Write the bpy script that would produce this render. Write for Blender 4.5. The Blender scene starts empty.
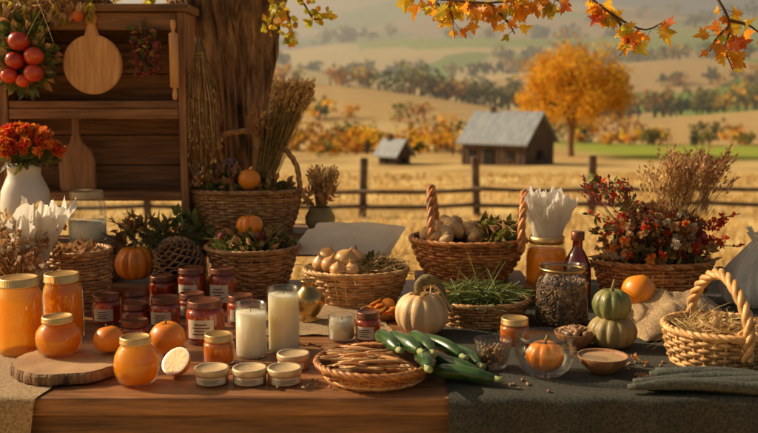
import bpy, bmesh, math, random
from math import sin, cos, pi, radians, sqrt, exp
from mathutils import Vector, Matrix, noise, Euler
V=Vector
R=random.Random(7)
def ru(a,b): return R.uniform(a,b)
def nz(x,y,z=0.0): return noise.noise(V((x,y,z)))

# ------------------------------------------------------------------ materials
MATS={}
def mat(name,c1,c2=None,rough=.6,scale=20,stretch=(1,1,1),bump=.2,bscale=None,island=0,sss=0,sr=.02,coat=0,
        metal=0,transl=0,lo=.35,hi=.65,detail=5,spec=.5,hue=0,c3=None,bdist=.01,clear=None):
    m=bpy.data.materials.new(name); m.use_nodes=True
    nt=m.node_tree; N=nt.nodes; L=nt.links
    p=N['Principled BSDF']; out=N['Material Output']
    tc=N.new('ShaderNodeTexCoord'); mp=N.new('ShaderNodeMapping'); mp.inputs['Scale'].default_value=stretch
    L.new(tc.outputs['Object'],mp.inputs['Vector'])
    no=N.new('ShaderNodeTexNoise'); no.inputs['Scale'].default_value=scale; no.inputs['Detail'].default_value=detail
    no.inputs['Roughness'].default_value=.6
    L.new(mp.outputs[0],no.inputs['Vector'])
    cr=N.new('ShaderNodeValToRGB'); e=cr.color_ramp.elements
    e[0].position=lo; e[1].position=hi
    e[0].color=(*c1,1); e[1].color=(*(c2 or c1),1)
    if c3:
        k=cr.color_ramp.elements.new(.5*(lo+hi)); k.color=(*c3,1)
    L.new(no.outputs['Fac'],cr.inputs[0]); col=cr.outputs[0]
    if island:
        g=N.new('ShaderNodeNewGeometry'); hs=N.new('ShaderNodeHueSaturation')
        mr=N.new('ShaderNodeMapRange'); mr.inputs[3].default_value=1-island; mr.inputs[4].default_value=1+island
        L.new(g.outputs['Random Per Island'],mr.inputs[0]); L.new(mr.outputs[0],hs.inputs['Value'])
        if hue:
            wn=N.new('ShaderNodeTexWhiteNoise'); wn.noise_dimensions='1D'
            L.new(g.outputs['Random Per Island'],wn.inputs['W'])
            m2=N.new('ShaderNodeMapRange'); m2.inputs[3].default_value=.5-hue; m2.inputs[4].default_value=.5+hue
            L.new(wn.outputs['Value'],m2.inputs[0]); L.new(m2.outputs[0],hs.inputs['Hue'])
        L.new(col,hs.inputs['Color']); col=hs.outputs[0]
    L.new(col,p.inputs['Base Color'])
    p.inputs['Roughness'].default_value=rough; p.inputs['Metallic'].default_value=metal
    p.inputs['Specular IOR Level'].default_value=spec
    if coat: p.inputs['Coat Weight'].default_value=coat; p.inputs['Coat Roughness'].default_value=.06
    if sss:
        p.inputs['Subsurface Weight'].default_value=sss; p.inputs['Subsurface Scale'].default_value=sr
        p.inputs['Subsurface Radius'].default_value=(1,.6,.3)
    if bump:
        bn=N.new('ShaderNodeTexNoise'); bn.inputs['Scale'].default_value=bscale or scale*2; bn.inputs['Detail'].default_value=5
        L.new(mp.outputs[0],bn.inputs['Vector'])
        bu=N.new('ShaderNodeBump'); bu.inputs['Strength'].default_value=bump; bu.inputs['Distance'].default_value=bdist
        L.new(bn.outputs['Fac'],bu.inputs['Height']); L.new(bu.outputs[0],p.inputs['Normal'])
    sh=p.outputs[0]
    if transl:
        tr=N.new('ShaderNodeBsdfTranslucent'); L.new(col,tr.inputs[0])
        mx=N.new('ShaderNodeMixShader'); mx.inputs[0].default_value=transl
        L.new(sh,mx.inputs[1]); L.new(tr.outputs[0],mx.inputs[2]); sh=mx.outputs[0]
    if clear:
        tp=N.new('ShaderNodeBsdfTransparent'); tp.inputs[0].default_value=(*clear[1],1)
        m5=N.new('ShaderNodeMixShader'); m5.inputs[0].default_value=clear[0]
        L.new(sh,m5.inputs[1]); L.new(tp.outputs[0],m5.inputs[2]); sh=m5.outputs[0]
    if transl or clear: L.new(sh,out.inputs[0])
    MATS[name]=m; return m
def glassmat(name,tint,base=.06,rough=.02):
    m=bpy.data.materials.new(name); m.use_nodes=True; nt=m.node_tree; N=nt.nodes; L=nt.links
    N.remove(N['Principled BSDF']); out=N['Material Output']
    t=N.new('ShaderNodeBsdfTransparent'); t.inputs[0].default_value=(*tint,1)
    g=N.new('ShaderNodeBsdfGlossy'); g.inputs['Roughness'].default_value=rough
    lw=N.new('ShaderNodeLayerWeight'); lw.inputs[0].default_value=.35
    ma=N.new('ShaderNodeMath'); ma.operation='MULTIPLY_ADD'; ma.inputs[1].default_value=.45; ma.inputs[2].default_value=base
    L.new(lw.outputs['Fresnel'],ma.inputs[0])
    mx=N.new('ShaderNodeMixShader'); L.new(ma.outputs[0],mx.inputs[0]); L.new(t.outputs[0],mx.inputs[1]); L.new(g.outputs[0],mx.inputs[2])
    L.new(mx.outputs[0],out.inputs[0]); MATS[name]=m
glassmat('clear_glass',(.98,.98,.97),.045)
glassmat('amber_glass',(.35,.12,.03),.08)
mat('wood_table',(.10,.040,.015),(.46,.20,.078),rough=.36,scale=5,stretch=(1.2,14,14),bump=.5,lo=.3,hi=.72,bscale=9,island=.18)
mat('wood_x',(.10,.043,.018),(.38,.175,.07),rough=.6,scale=6,stretch=(1,12,12),bump=.5,lo=.3,hi=.7,bscale=10,island=.25)
mat('wood_z',(.11,.048,.02),(.40,.185,.078),rough=.6,scale=6,stretch=(12,12,1),bump=.5,lo=.3,hi=.7,bscale=10,island=.2)
mat('board_wood',(.54,.23,.07),(.74,.41,.16),rough=.45,scale=8,stretch=(10,10,1),bump=.15)
mat('paddle_wood',(.24,.10,.038),(.42,.20,.085),rough=.5,scale=8,stretch=(10,10,1),bump=.2)
mat('bark',(.07,.036,.019),(.56,.33,.17),rough=.95,scale=11,stretch=(2.6,2.6,.55),bump=1,bscale=20,bdist=.05,lo=.36,hi=.66,detail=9)
mat('twig',(.07,.035,.018),(.16,.08,.04),rough=.8,scale=30,bump=.3)
def wick(n,a,b): mat(n,a,b,rough=.42,scale=45,stretch=(1,1,1),bump=.35,island=.3,bscale=160,bdist=.002)
wick('wicker_red',(.34,.11,.03),(.68,.29,.085))
wick('wicker_tan',(.42,.21,.072),(.74,.43,.17))
wick('wicker_brown',(.30,.14,.05),(.62,.33,.13))
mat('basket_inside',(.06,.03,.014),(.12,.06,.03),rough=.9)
mat('straw',(.52,.33,.12),(.78,.56,.27),rough=.7,scale=30,bump=0,island=.35,transl=.35,hue=.01)
mat('dry_brown',(.35,.17,.06),(.60,.35,.15),rough=.8,scale=30,bump=0,island=.4,transl=.35,hue=.02)
mat('greens',(.08,.105,.02),(.24,.26,.055),rough=.6,scale=30,bump=0,island=.4,transl=.35,hue=.03)
mat('herb',(.05,.078,.02),(.17,.20,.045),rough=.6,scale=30,bump=0,island=.4,transl=.3,hue=.02)
mat('fir',(.045,.072,.025),(.11,.145,.04),rough=.6,scale=30,bump=0,island=.35,transl=.1)
mat('lavender',(.16,.11,.2),(.3,.22,.34),rough=.8,island=.3,bump=0)
mat('leaf_gold',(.74,.34,.025),(.90,.52,.05),rough=.5,scale=25,bump=.1,island=.3,transl=.6,hue=.03)
mat('leaf_orange',(.72,.19,.012),(.86,.34,.025),rough=.5,scale=25,bump=.1,island=.3,transl=.6,hue=.025)
mat('leaf_yellowgreen',(.42,.37,.03),(.66,.52,.05),rough=.5,scale=25,bump=.1,island=.3,transl=.6,hue=.03)
mat('pumpkin',(.74,.19,.010),(.88,.31,.020),rough=.38,scale=12,bump=.12,sss=.1,sr=.01,coat=.2,island=.08)
mat('orange_skin',(.84,.24,.010),(.92,.33,.020),rough=.35,scale=12,bump=.35,bscale=260,bdist=.002,coat=.25)
mat('tomato',(.50,.035,.012),(.72,.10,.02),rough=.3,scale=9,bump=.05,coat=.4,island=.2)
mat('stem',(.12,.10,.035),(.28,.20,.08),rough=.8,scale=60,bump=.5)
mat('gourd_beige',(.62,.39,.18),(.80,.58,.31),rough=.5,scale=10,bump=.2,sss=.1,sr=.01)
mat('gourd_green',(.11,.125,.035),(.32,.28,.085),rough=.45,scale=16,bump=.25,coat=.15)
mat('gourd_olive',(.22,.16,.055),(.44,.31,.12),rough=.5,scale=14,bump=.3)
mat('zucchini',(.02,.06,.012),(.08,.17,.03),rough=.3,scale=14,stretch=(4,1,4),bump=.1,coat=.35,lo=.4,hi=.7)
mat('zuc_end',(.25,.30,.10),(.42,.42,.18),rough=.6)
mat('onion',(.62,.29,.085),(.86,.50,.21),rough=.35,scale=18,bump=.1,island=.25,coat=.2,hue=.01)
mat('potato',(.56,.32,.13),(.76,.50,.24),rough=.6,scale=25,bump=.25,island=.2)
mat('honey',(.92,.25,.005),(.97,.42,.018),rough=.4,scale=7,bump=0,sss=.8,sr=.10,coat=.15,spec=.2,clear=(.38,(1,.55,.08)))
mat('amber_pre',(.60,.15,.012),(.84,.29,.025),rough=.3,scale=30,bump=.1,sss=.6,sr=.05,coat=.4,clear=(.25,(.95,.45,.08)))
mat('jam',(.26,.026,.006),(.66,.11,.016),rough=.25,scale=38,bump=.15,sss=.6,sr=.04,coat=.4,clear=(.22,(.9,.16,.03)))
mat('wax',(.88,.79,.58),(.93,.87,.71),rough=.4,scale=8,bump=.03,sss=.8,sr=.07,coat=.1)
mat('cream',(.78,.70,.56),(.84,.77,.64),rough=.35,scale=8,bump=.1,sss=.3,sr=.01)
mat('caramel',(.50,.30,.15),(.62,.42,.24),rough=.3,scale=8,bump=.05,coat=.4)
mat('seeds',(.03,.016,.010),(.20,.11,.055),rough=.6,scale=160,bump=.8,coat=.3,bdist=.003)
mat('seed_bits',(.07,.04,.022),(.28,.16,.08),rough=.6,island=.5,bump=0)
mat('nut',(.26,.13,.055),(.46,.26,.12),rough=.6,scale=90,island=.3,bump=.4,bdist=.003)
mat('lid_gold',(.66,.41,.14),(.80,.53,.22),rough=.35,metal=.75,scale=40,bump=.05)
mat('lid_dark',(.13,.045,.022),(.28,.10,.05),rough=.36,metal=.5,scale=40,bump=.08)
mat('lid_cream',(.56,.40,.21),(.70,.52,.30),rough=.45,scale=60,bump=.1,metal=.3)
mat('brass',(.46,.29,.10),(.62,.42,.17),rough=.3,metal=.95,scale=14,bump=.1)
mat('tin_side',(.36,.16,.07),(.50,.26,.12),rough=.45,scale=60,bump=.05,coat=.3)
mat('paper',(.80,.75,.66),(.88,.84,.76),rough=.85,scale=12,bump=.5,transl=.5,bdist=.006,bscale=26)
mat('label',(.66,.54,.37),(.78,.67,.50),rough=.75,scale=50,bump=.05)
mat('ink',(.10,.05,.03),(.22,.12,.07),rough=.8,bump=0)
mat('ceramic',(.68,.63,.55),(.80,.76,.67),rough=.35,scale=7,bump=.08,coat=.3)
mat('burlap',(.26,.16,.08),(.52,.36,.19),rough=.95,scale=260,bump=.7,bdist=.003,detail=2)
mat('cloth_dark',(.036,.034,.026),(.085,.080,.062),rough=.9,scale=220,bump=.5,bdist=.002,detail=2,spec=.2)
mat('cloth_slate',(.055,.057,.046),(.12,.122,.098),rough=.9,scale=200,bump=.5,bdist=.002,detail=2,spec=.2)
mat('sack_white',(.70,.65,.57),(.84,.79,.70),rough=.9,scale=14,bump=.4,transl=.25)
mat('pinecone',(.17,.095,.05),(.44,.26,.14),rough=.8,scale=40,bump=.2,island=.35)
mat('bloom_red',(.54,.045,.015),(.78,.13,.03),rough=.7,island=.35,bump=0,transl=.45,hue=.015)
mat('bloom_orange',(.74,.18,.02),(.86,.32,.05),rough=.7,island=.3,bump=0,transl=.45,hue=.02)
mat('bloom_white',(.70,.58,.43),(.84,.75,.60),rough=.8,island=.2,bump=0,transl=.35)
mat('bloom_wine',(.16,.03,.03),(.36,.08,.07),rough=.7,island=.35,bump=0,transl=.35)
mat('bloom_brown',(.38,.20,.085),(.62,.37,.18),rough=.8,island=.35,bump=0,transl=.35)
mat('slice_flesh',(.80,.42,.10),(.88,.56,.18),rough=.4,scale=20,bump=.1,sss=.3,sr=.01)
mat('log_ring',(.32,.17,.075),(.52,.31,.15),rough=.7,scale=10,bump=.2)
mat('barn_wall',(.07,.042,.028),(.18,.11,.07),rough=.9,scale=2,stretch=(4,4,.5),bump=.3)
mat('barn_roof',(.25,.27,.29),(.40,.42,.44),rough=.6,scale=1,stretch=(4,1,1),bump=.2)
mat('barn_hole',(.012,.009,.007),(.02,.015,.01),rough=.9,bump=0)
mat('fence_wood',(.08,.05,.033),(.2,.13,.085),rough=.9,scale=6,bump=.5)
def fol(n,a,b,h=.03): mat(n,a,b,rough=.8,scale=.5,bump=0,island=.4,transl=.5,hue=h,spec=.1)
fol('fol_gold',(.74,.38,.03),(.90,.56,.06),.02); fol('fol_olive',(.20,.18,.045),(.36,.29,.07)); fol('fol_dark',(.075,.098,.035),(.16,.175,.06)); fol('fol_rust',(.44,.21,.05),(.64,.34,.08))
mat('field_grass',(.48,.31,.11),(.72,.51,.20),rough=.9,scale=.4,bump=0,island=.35,transl=.45,spec=.1)

# ------------------------------------------------------------------ builder
class B:
    def __init__(s): s.v=[];s.f=[];s.m=[];s.s=[];s.mats=[]
    def add(s,vf,m,sm=True,M=None):
        vs,fs=vf
        if m not in s.mats: s.mats.append(m)
        mi=s.mats.index(m); o=len(s.v)
        if M is not None: vs=[M@V(p) for p in vs]
        s.v.extend([tuple(p) for p in vs])
        for f in fs: s.f.append(tuple(i+o for i in f))
        s.m.extend([mi]*len(fs)); s.s.extend([sm]*len(fs))
    def obj(s,name,loc=(0,0,0),rot=0):
        me=bpy.data.meshes.new(name); me.from_pydata(s.v,[],s.f)
        for m in s.mats: me.materials.append(MATS[m])
        me.polygons.foreach_set('material_index',s.m); me.polygons.foreach_set('use_smooth',s.s)
        me.update()
        o=bpy.data.objects.new(name,me); o.location=loc; o.rotation_euler=(0,0,rot)
        bpy.context.scene.collection.objects.link(o); return o
def T(x=0,y=0,z=0,rx=0,ry=0,rz=0,s=1):
    M=Matrix.Translation((x,y,z))@Euler((rx,ry,rz)).to_matrix().to_4x4()
    if s!=1: M=M@Matrix.Scale(s,4)
    return M
def lathe(prof,n=32,sx=1,sy=1,fn=None):
    vs=[];fs=[]
    for j,(r,z) in enumerate(prof):
        for i in range(n):
            a=2*pi*i/n; rr=r; zz=z
            if fn: rr,zz=fn(a,r,z)
            vs.append((rr*cos(a)*sx,rr*sin(a)*sy,zz))
    for j in range(len(prof)-1):
        for i in range(n):
            k=(i+1)%n; fs.append((j*n+i,j*n+k,(j+1)*n+k,(j+1)*n+i))
    return vs,fs
def cat(pts,n):
    P=[V(p) for p in pts]; P=[P[0]*2-P[1]]+P+[P[-1]*2-P[-2]]; out=[]; m=len(P)-3
    for i in range(n+1):
        u=i/n*m; k=min(int(u),m-1); t=u-k; a,b,c,d=P[k:k+4]
        out.append(.5*((2*b)+(c-a)*t+(2*a-5*b+4*c-d)*t*t+(3*b-a-3*c+d)*t**3))
    return out
def frames(P):
    n=len(P); res=[]; nn=None
    for i in range(n):
        t=(P[min(i+1,n-1)]-P[max(i-1,0)])
        t=t.normalized() if t.length>1e-9 else V((0,0,1))
        if nn is None: nn=t.orthogonal().normalized()
        else:
            nn=nn-t*nn.dot(t); nn=nn.normalized() if nn.length>1e-6 else t.orthogonal().normalized()
        res.append((t,nn,t.cross(nn)))
    return res
def tube(pts,r,n=6,fn=None):
    P=[V(p) for p in pts]; F=frames(P); vs=[];fs=[]; m=len(P)
    for i,p in enumerate(P):
        rr=r[i] if isinstance(r,(list,tuple)) else r
        t,a,b=F[i]
        for k in range(n):
            an=2*pi*k/n; q=rr*(fn(an,i,p) if fn else 1)
            vs.append(p+a*cos(an)*q+b*sin(an)*q)
    for i in range(m-1):
        for k in range(n):
            l=(k+1)%n; fs.append((i*n+k,i*n+l,(i+1)*n+l,(i+1)*n+k))
    fs.append(tuple(range(n))[::-1]); fs.append(tuple((m-1)*n+k for k in range(n)))
    return vs,fs
def rope(b,pts,Rr,r,m,twist=60,strands=3,n=5,closed=False):
    P=[V(p) for p in pts]; F=frames(P); L=0; ds=[0]
    for i in range(1,len(P)): L+=(P[i]-P[i-1]).length; ds.append(L)
    for s in range(strands):
        q=[]
        for i,p in enumerate(P):
            a=ds[i]*twist+2*pi*s/strands; q.append(p+F[i][1]*cos(a)*Rr+F[i][2]*sin(a)*Rr)
        b.add(tube(q,r,n),m)
def box(sx,sy,sz,bev=.003):
    bm=bmesh.new(); bmesh.ops.create_cube(bm,size=1)
    for v in bm.verts: v.co=V((v.co.x*sx,v.co.y*sy,v.co.z*sz))
    if bev: bmesh.ops.bevel(bm,geom=bm.edges[:],offset=bev,segments=2,affect='EDGES',profile=.5)
    bm.verts.index_update(); vs=[v.co.copy() for v in bm.verts]; fs=[tuple(v.index for v in f.verts) for f in bm.faces]; bm.free()
    return vs,fs
def ball(rx,ry,rz,n=16,m=10,amp=0,fr=10,seed=0):
    vs=[];fs=[]
    for j in range(m+1):
        ph=-pi/2+pi*j/m
        for i in range(n):
            a=2*pi*i/n; d=V((cos(ph)*cos(a),cos(ph)*sin(a),sin(ph)))
            k=1+(amp*noise.noise(d*fr*.2+V((seed,seed*.7,0))) if amp else 0)
            vs.append((d.x*rx*k,d.y*ry*k,d.z*rz*k))
    for j in range(m):
        for i in range(n):
            k=(i+1)%n; fs.append((j*n+i,j*n+k,(j+1)*n+k,(j+1)*n+i))
    return vs,fs
MAPLE=[(0,-.05),(.28,-.12),(.22,.08),(.62,.10),(.48,.26),(.80,.52),(.50,.50),(.42,.62),(.24,.52),(.20,.78),(0,1.1)]
MAPLE=MAPLE+[(-x,y) for x,y in MAPLE[-2:0:-1]]
OVAL=[(0,0),(.22,.3),(.24,.6),(0,1),(-.24,.6),(-.22,.3)]
def leaf(pos,d,nrm,size,shape=OVAL,fold=.25,wid=1):
    d=V(d).normalized(); x=d.cross(V(nrm)); x=x.normalized() if x.length>1e-5 else d.orthogonal().normalized()
    z=x.cross(d); P=V(pos)
    vs=[P+d*size*.35+z*size*-.02]
    for (a,c) in shape:
        vs.append(P+x*a*size*wid+d*c*size+z*(abs(a)*fold-.25*c*c*fold)*size)
    n=len(shape); fs=[(0,1+i,1+(i+1)%n) for i in range(n)]
    return vs,fs
def rdir(zb=0):
    while 1:
        v=V((ru(-1,1),ru(-1,1),ru(-1,1)))
        if .05<v.length<1: 
            v.normalize(); v.z+=zb; return v.normalized()
def leaves(b,c,rad,n,size,m,zb=.3,shape=OVAL,wid=1,surface=.5):
    for _ in range(n):
        d=rdir(); k=ru(surface,1); p=V((c[0]+d.x*rad[0]*k,c[1]+d.y*rad[1]*k,c[2]+abs(d.z)*rad[2]*k if zb>0 else c[2]+d.z*rad[2]*k))
        dd=(d*.6+rdir(zb)).normalized()
        b.add(leaf(p,dd,rdir(.5),size*ru(.6,1.3),shape,wid=wid),m,False)
def blade(p,d,L,w,m,b,droop=.3,seg=3):
    p=V(p);d=V(d).normalized(); s=d.cross(rdir()); s=s.normalized() if s.length>1e-4 else d.orthogonal()
    vs=[];fs=[]
    for i in range(seg+1):
        t=i/seg; q=p+d*L*t+V((0,0,-droop*L*t*t)); ww=w*(1-.75*t)
        vs+= [q-s*ww,q+s*ww]
    for i in range(seg): fs.append((2*i,2*i+1,2*i+3,2*i+2))
    b.add((vs,fs),m,False)
def straws(b,c,rad,n,L,w,m,flat=.35,droop=.2):
    for _ in range(n):
        d=rdir(); k=sqrt(R.random()); p=(c[0]+d.x*rad[0]*k,c[1]+d.y*rad[1]*k,c[2]+ru(0,rad[2]))
        dd=rdir(); dd.z*=flat; blade(V(p)-dd*L*.5,dd,L*ru(.6,1.2),w,m,b,droop)
def grassbunch(b,base,tip,n,spread0,spread1,w,m,heads=None,curve=.0):
    base=V(base);tip=V(tip)
    for _ in range(n):
        a=base+V((ru(-1,1),ru(-1,1),ru(-.3,.3)))*spread0; e=tip+V((ru(-1,1),ru(-.8,.8),ru(-.6,.35)))*spread1
        mid=(a+e)/2+V((ru(-1,1),ru(-1,1),0))*spread1*.15+V((0,0,curve))
        P=cat([a,mid,e],5); b.add(tube(P,[w*(1-.12*i) for i in range(6)],3),m)
        if heads and R.random()<.7:
            hd=(P[-1]-P[-2]).normalized()
            for k in range(9):
                q=P[-1]-hd*k*.006; b.add(leaf(q,(hd+rdir()*.7),rdir(),.014,OVAL),heads,False)

def basket(b,rb,rt,h,rows,stakes,m,sx=1,sy=1,bulge=0,tk=.0035,z0=0,liner=True):
    N=stakes*3; amp=tk*.9
    def prof(t): return rb+(rt-rb)*t+bulge*sin(pi*t)
    for k in range(rows):
        t=(k+.5)/rows; z=z0+h*t; Rr=prof(t); hh=h/rows*.56; vs=[];fs=[]; ph=pi*(k%2); sd=R.random()*50
        for i in range(N):
            a=2*pi*i/N; off=amp*cos(stakes/2*a+ph)+nz(a*3,sd)*.0016; zz=z+nz(a*2,sd+9)*hh*.7
            for q in range(5):
                an=2*pi*q/5; rr=Rr+off+cos(an)*tk*.75; vs.append((rr*cos(a)*sx,rr*sin(a)*sy,zz+sin(an)*hh))
        for i in range(N):
            j=(i+1)%N
            for q in range(5): p=(q+1)%5; fs.append((i*5+q,j*5+q,j*5+p,i*5+p))
        b.add((vs,fs),m)
    for s in range(stakes):
        a=2*pi*(s+.0)/stakes
        pts=[(prof(t)*cos(a)*sx,prof(t)*sin(a)*sy,z0+h*t) for t in (0,.25,.5,.75,1)]
        b.add(tube(pts,tk*.75,5),m)
    for zz,Rr,tt in ((z0+h,prof(1),1.25),(z0+tk,prof(0),1.0)):
        pts=[V((Rr*cos(2*pi*i/80)*sx,Rr*sin(2*pi*i/80)*sy,zz)) for i in range(81)]
        rope(b,pts,tk*tt*.8,tk*tt,m,twist=2*pi*14/(2*pi*Rr),strands=3)
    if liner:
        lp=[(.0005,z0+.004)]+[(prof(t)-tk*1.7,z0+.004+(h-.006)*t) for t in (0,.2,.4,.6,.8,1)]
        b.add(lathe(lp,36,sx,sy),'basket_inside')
def pumpkin(b,c,r,hr,ribs,m,stem=True,st='stem',depth=.13,M=None,sh=.25):
    def f(a,rr,z):
        k=1-depth*(1-abs(sin(ribs*a/2))**.7)
        return rr*k,z
    pr=[]
    for j in range(19):
        ph=-pi/2+pi*j/18; rr=max(r*cos(ph)**.85 if cos(ph)>0 else 0,.0004); z=r*hr*sin(ph); z-=(.28*r*hr*exp(-(rr/(.3*r))**2))*(1 if ph>0 else -1)
        pr.append((rr,z))
    MM=T(*c) if M is None else T(*c)@M
    b.add(lathe(pr,ribs*6,1,1,f),m,True,MM)
    if stem:
        z=r*hr*.7; P=cat([(0,0,z),(r*.03,0,z+r*sh),(r*.14,r*.04,z+r*sh*2)],6)
        b.add(tube(P,[r*.17,r*.12,r*.09,r*.08,r*.08,r*.085,r*.09],7),st,True,MM)
def label(b,r,z0,z1,ang=.75,m='label',c=-pi/2):
    n=12; vs=[];fs=[]
    for i in range(n+1):
        a=c-ang+2*ang*i/n
        for z in (z0,z1): vs.append((r*cos(a),r*sin(a),z))
    for i in range(n): fs.append((2*i,2*i+2,2*i+3,2*i+1))
    b.add((vs,fs),m)
    if m=='label':
        h=z1-z0
        for k,(w,zz) in enumerate(((.45,.75),(.6,.58),(.35,.42),(.5,.25))):
            label(b,r+.0006,z0+h*zz-h*.035,z0+h*zz+h*.035,ang*w,'ink',c+ru(-.05,.05))
def jar(name,loc,r,h,content,lid='lid_gold',lab=False,style='straight',fill=.9,lidh=None,rot=0,wick=False):
    b=B(); lh=lidh or min(.018,h*.2); H=h-lh
    if style=='straight':
        g=[(.0005,.001),(r*.88,.001),(r*.97,r*.1),(r,r*.22),(r,H*.80),(r*.96,H*.88),(r*.84,H*.95),(r*.82,H)]
    elif style=='squat':
        g=[(.0005,.001),(r*.62,.001),(r*.82,H*.08),(r*.97,H*.3),(r,H*.48),(r*.95,H*.68),(r*.78,H*.86),(r*.64,H*.94),(r*.62,H)]
    elif style=='candle':
        g=[(.0005,.001),(r*.92,.001),(r*.99,r*.08),(r,r*.15),(r,H*.9),(r,H)]
    elif style=='tall':
        g=[(.0005,.001),(r*.85,.001),(r*.97,r*.12),(r,r*.3),(r,H*.68),(r*.93,H*.78),(r*.78,H*.87),(r*.70,H*.93),(r*.70,H)]
    b.add(lathe(g,40),'clear_glass')
    if content:
        c=[(max(x-.0022,.0005),z+.002) for x,z in g if z<=H*fill]; c=[c[0]]+c[1:]
        lastr=c[-1][0]; zt=H*fill if c[-1][1]<H*fill else c[-1][1]+.0005
        for (r0,z0),(r1,z1) in zip(g,g[1:]):
            if z0<=H*fill<=z1 and z1>z0: lastr=r0+(r1-r0)*(H*fill-z0)/(z1-z0)-.0022
        c+=[(lastr,zt),(lastr*.5,zt-.001 if wick else zt),(.0005,zt)]
        b.add(lathe(c,40),content)
        if wick: b.add(tube([(0,0,zt-.001),(.001,0,zt+.010)],.0009,5),'ink')
    lr=g[-1][0]*1.07
    if lid:
        f=lambda a,rr,z:(rr*(1+.012*sin(40*a)) if rr>lr*.9 and z<h-.002 else rr,z)
        b.add(lathe([(lr*.98,H-.001),(lr,H),(lr*1.02,H+.002),(lr,H+.003),(lr,h-.002),(lr*.97,h),(lr*.86,h),(lr*.84,h-.0012),(.0005,h-.0012)],120,1,1,f),lid)
    else:
        b.add(lathe([(g[-1][0],H),(g[-1][0]*1.02,H+.002),(g[-1][0]*1.01,h),(g[-1][0]*.95,h),(g[-1][0]*.95,H*.92)],40),'clear_glass')
    if lab: label(b,r+.0008,H*.2,H*.72,.7)
    return b.obj(name,loc,rot)
def cloth_grid(b,fn,nu,nv,m,thick=.0015):
    vs=[];fs=[]
    for j in range(nv+1):
        for i in range(nu+1): vs.append(fn(i/nu,j/nv))
    for j in range(nv):
        for i in range(nu): a=j*(nu+1)+i; fs.append((a,a+1,a+nu+2,a+nu+1))
    b.add((vs,fs),m)
def ruffle(b,c,r0,r1,h,m,waves=6,amp=.25,seed=0,lean=(0,0)):
    n=120;k=18;vs=[];fs=[]
    for j in range(k+1):
        t=j/k
        for i in range(n):
            a=2*pi*i/n; w=sin(waves*a+seed+t)*amp*t+nz(cos(a)*2.2,sin(a)*2.2,seed+t)*.5*t+abs(nz(cos(a)*6,sin(a)*6,seed+t*3))*.28*t
            rr=(r0+(r1-r0)*t**1.3)*(1+w); zz=h*t*(1+.25*nz(cos(a)*2,sin(a)*2,seed+5)*1.6+.12*nz(cos(a)*7,sin(a)*7,seed))
            vs.append((c[0]+rr*cos(a)+lean[0]*t,c[1]+rr*sin(a)*.8+lean[1]*t,c[2]+zz+nz(a*5,t*4,seed)*.006))
    for j in range(k):
        for i in range(n): q=(i+1)%n; fs.append((j*n+i,j*n+q,(j+1)*n+q,(j+1)*n+i))
    b.add((vs,fs),m,False)
def flowerhead(b,c,r,m,n=14):
    for i in range(n):
        d=rdir(.5); b.add(leaf(V(c)+d*r*.1,d,rdir(),r*ru(.8,1.1),OVAL,wid=1.5),m,False)
TZ=.75
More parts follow.
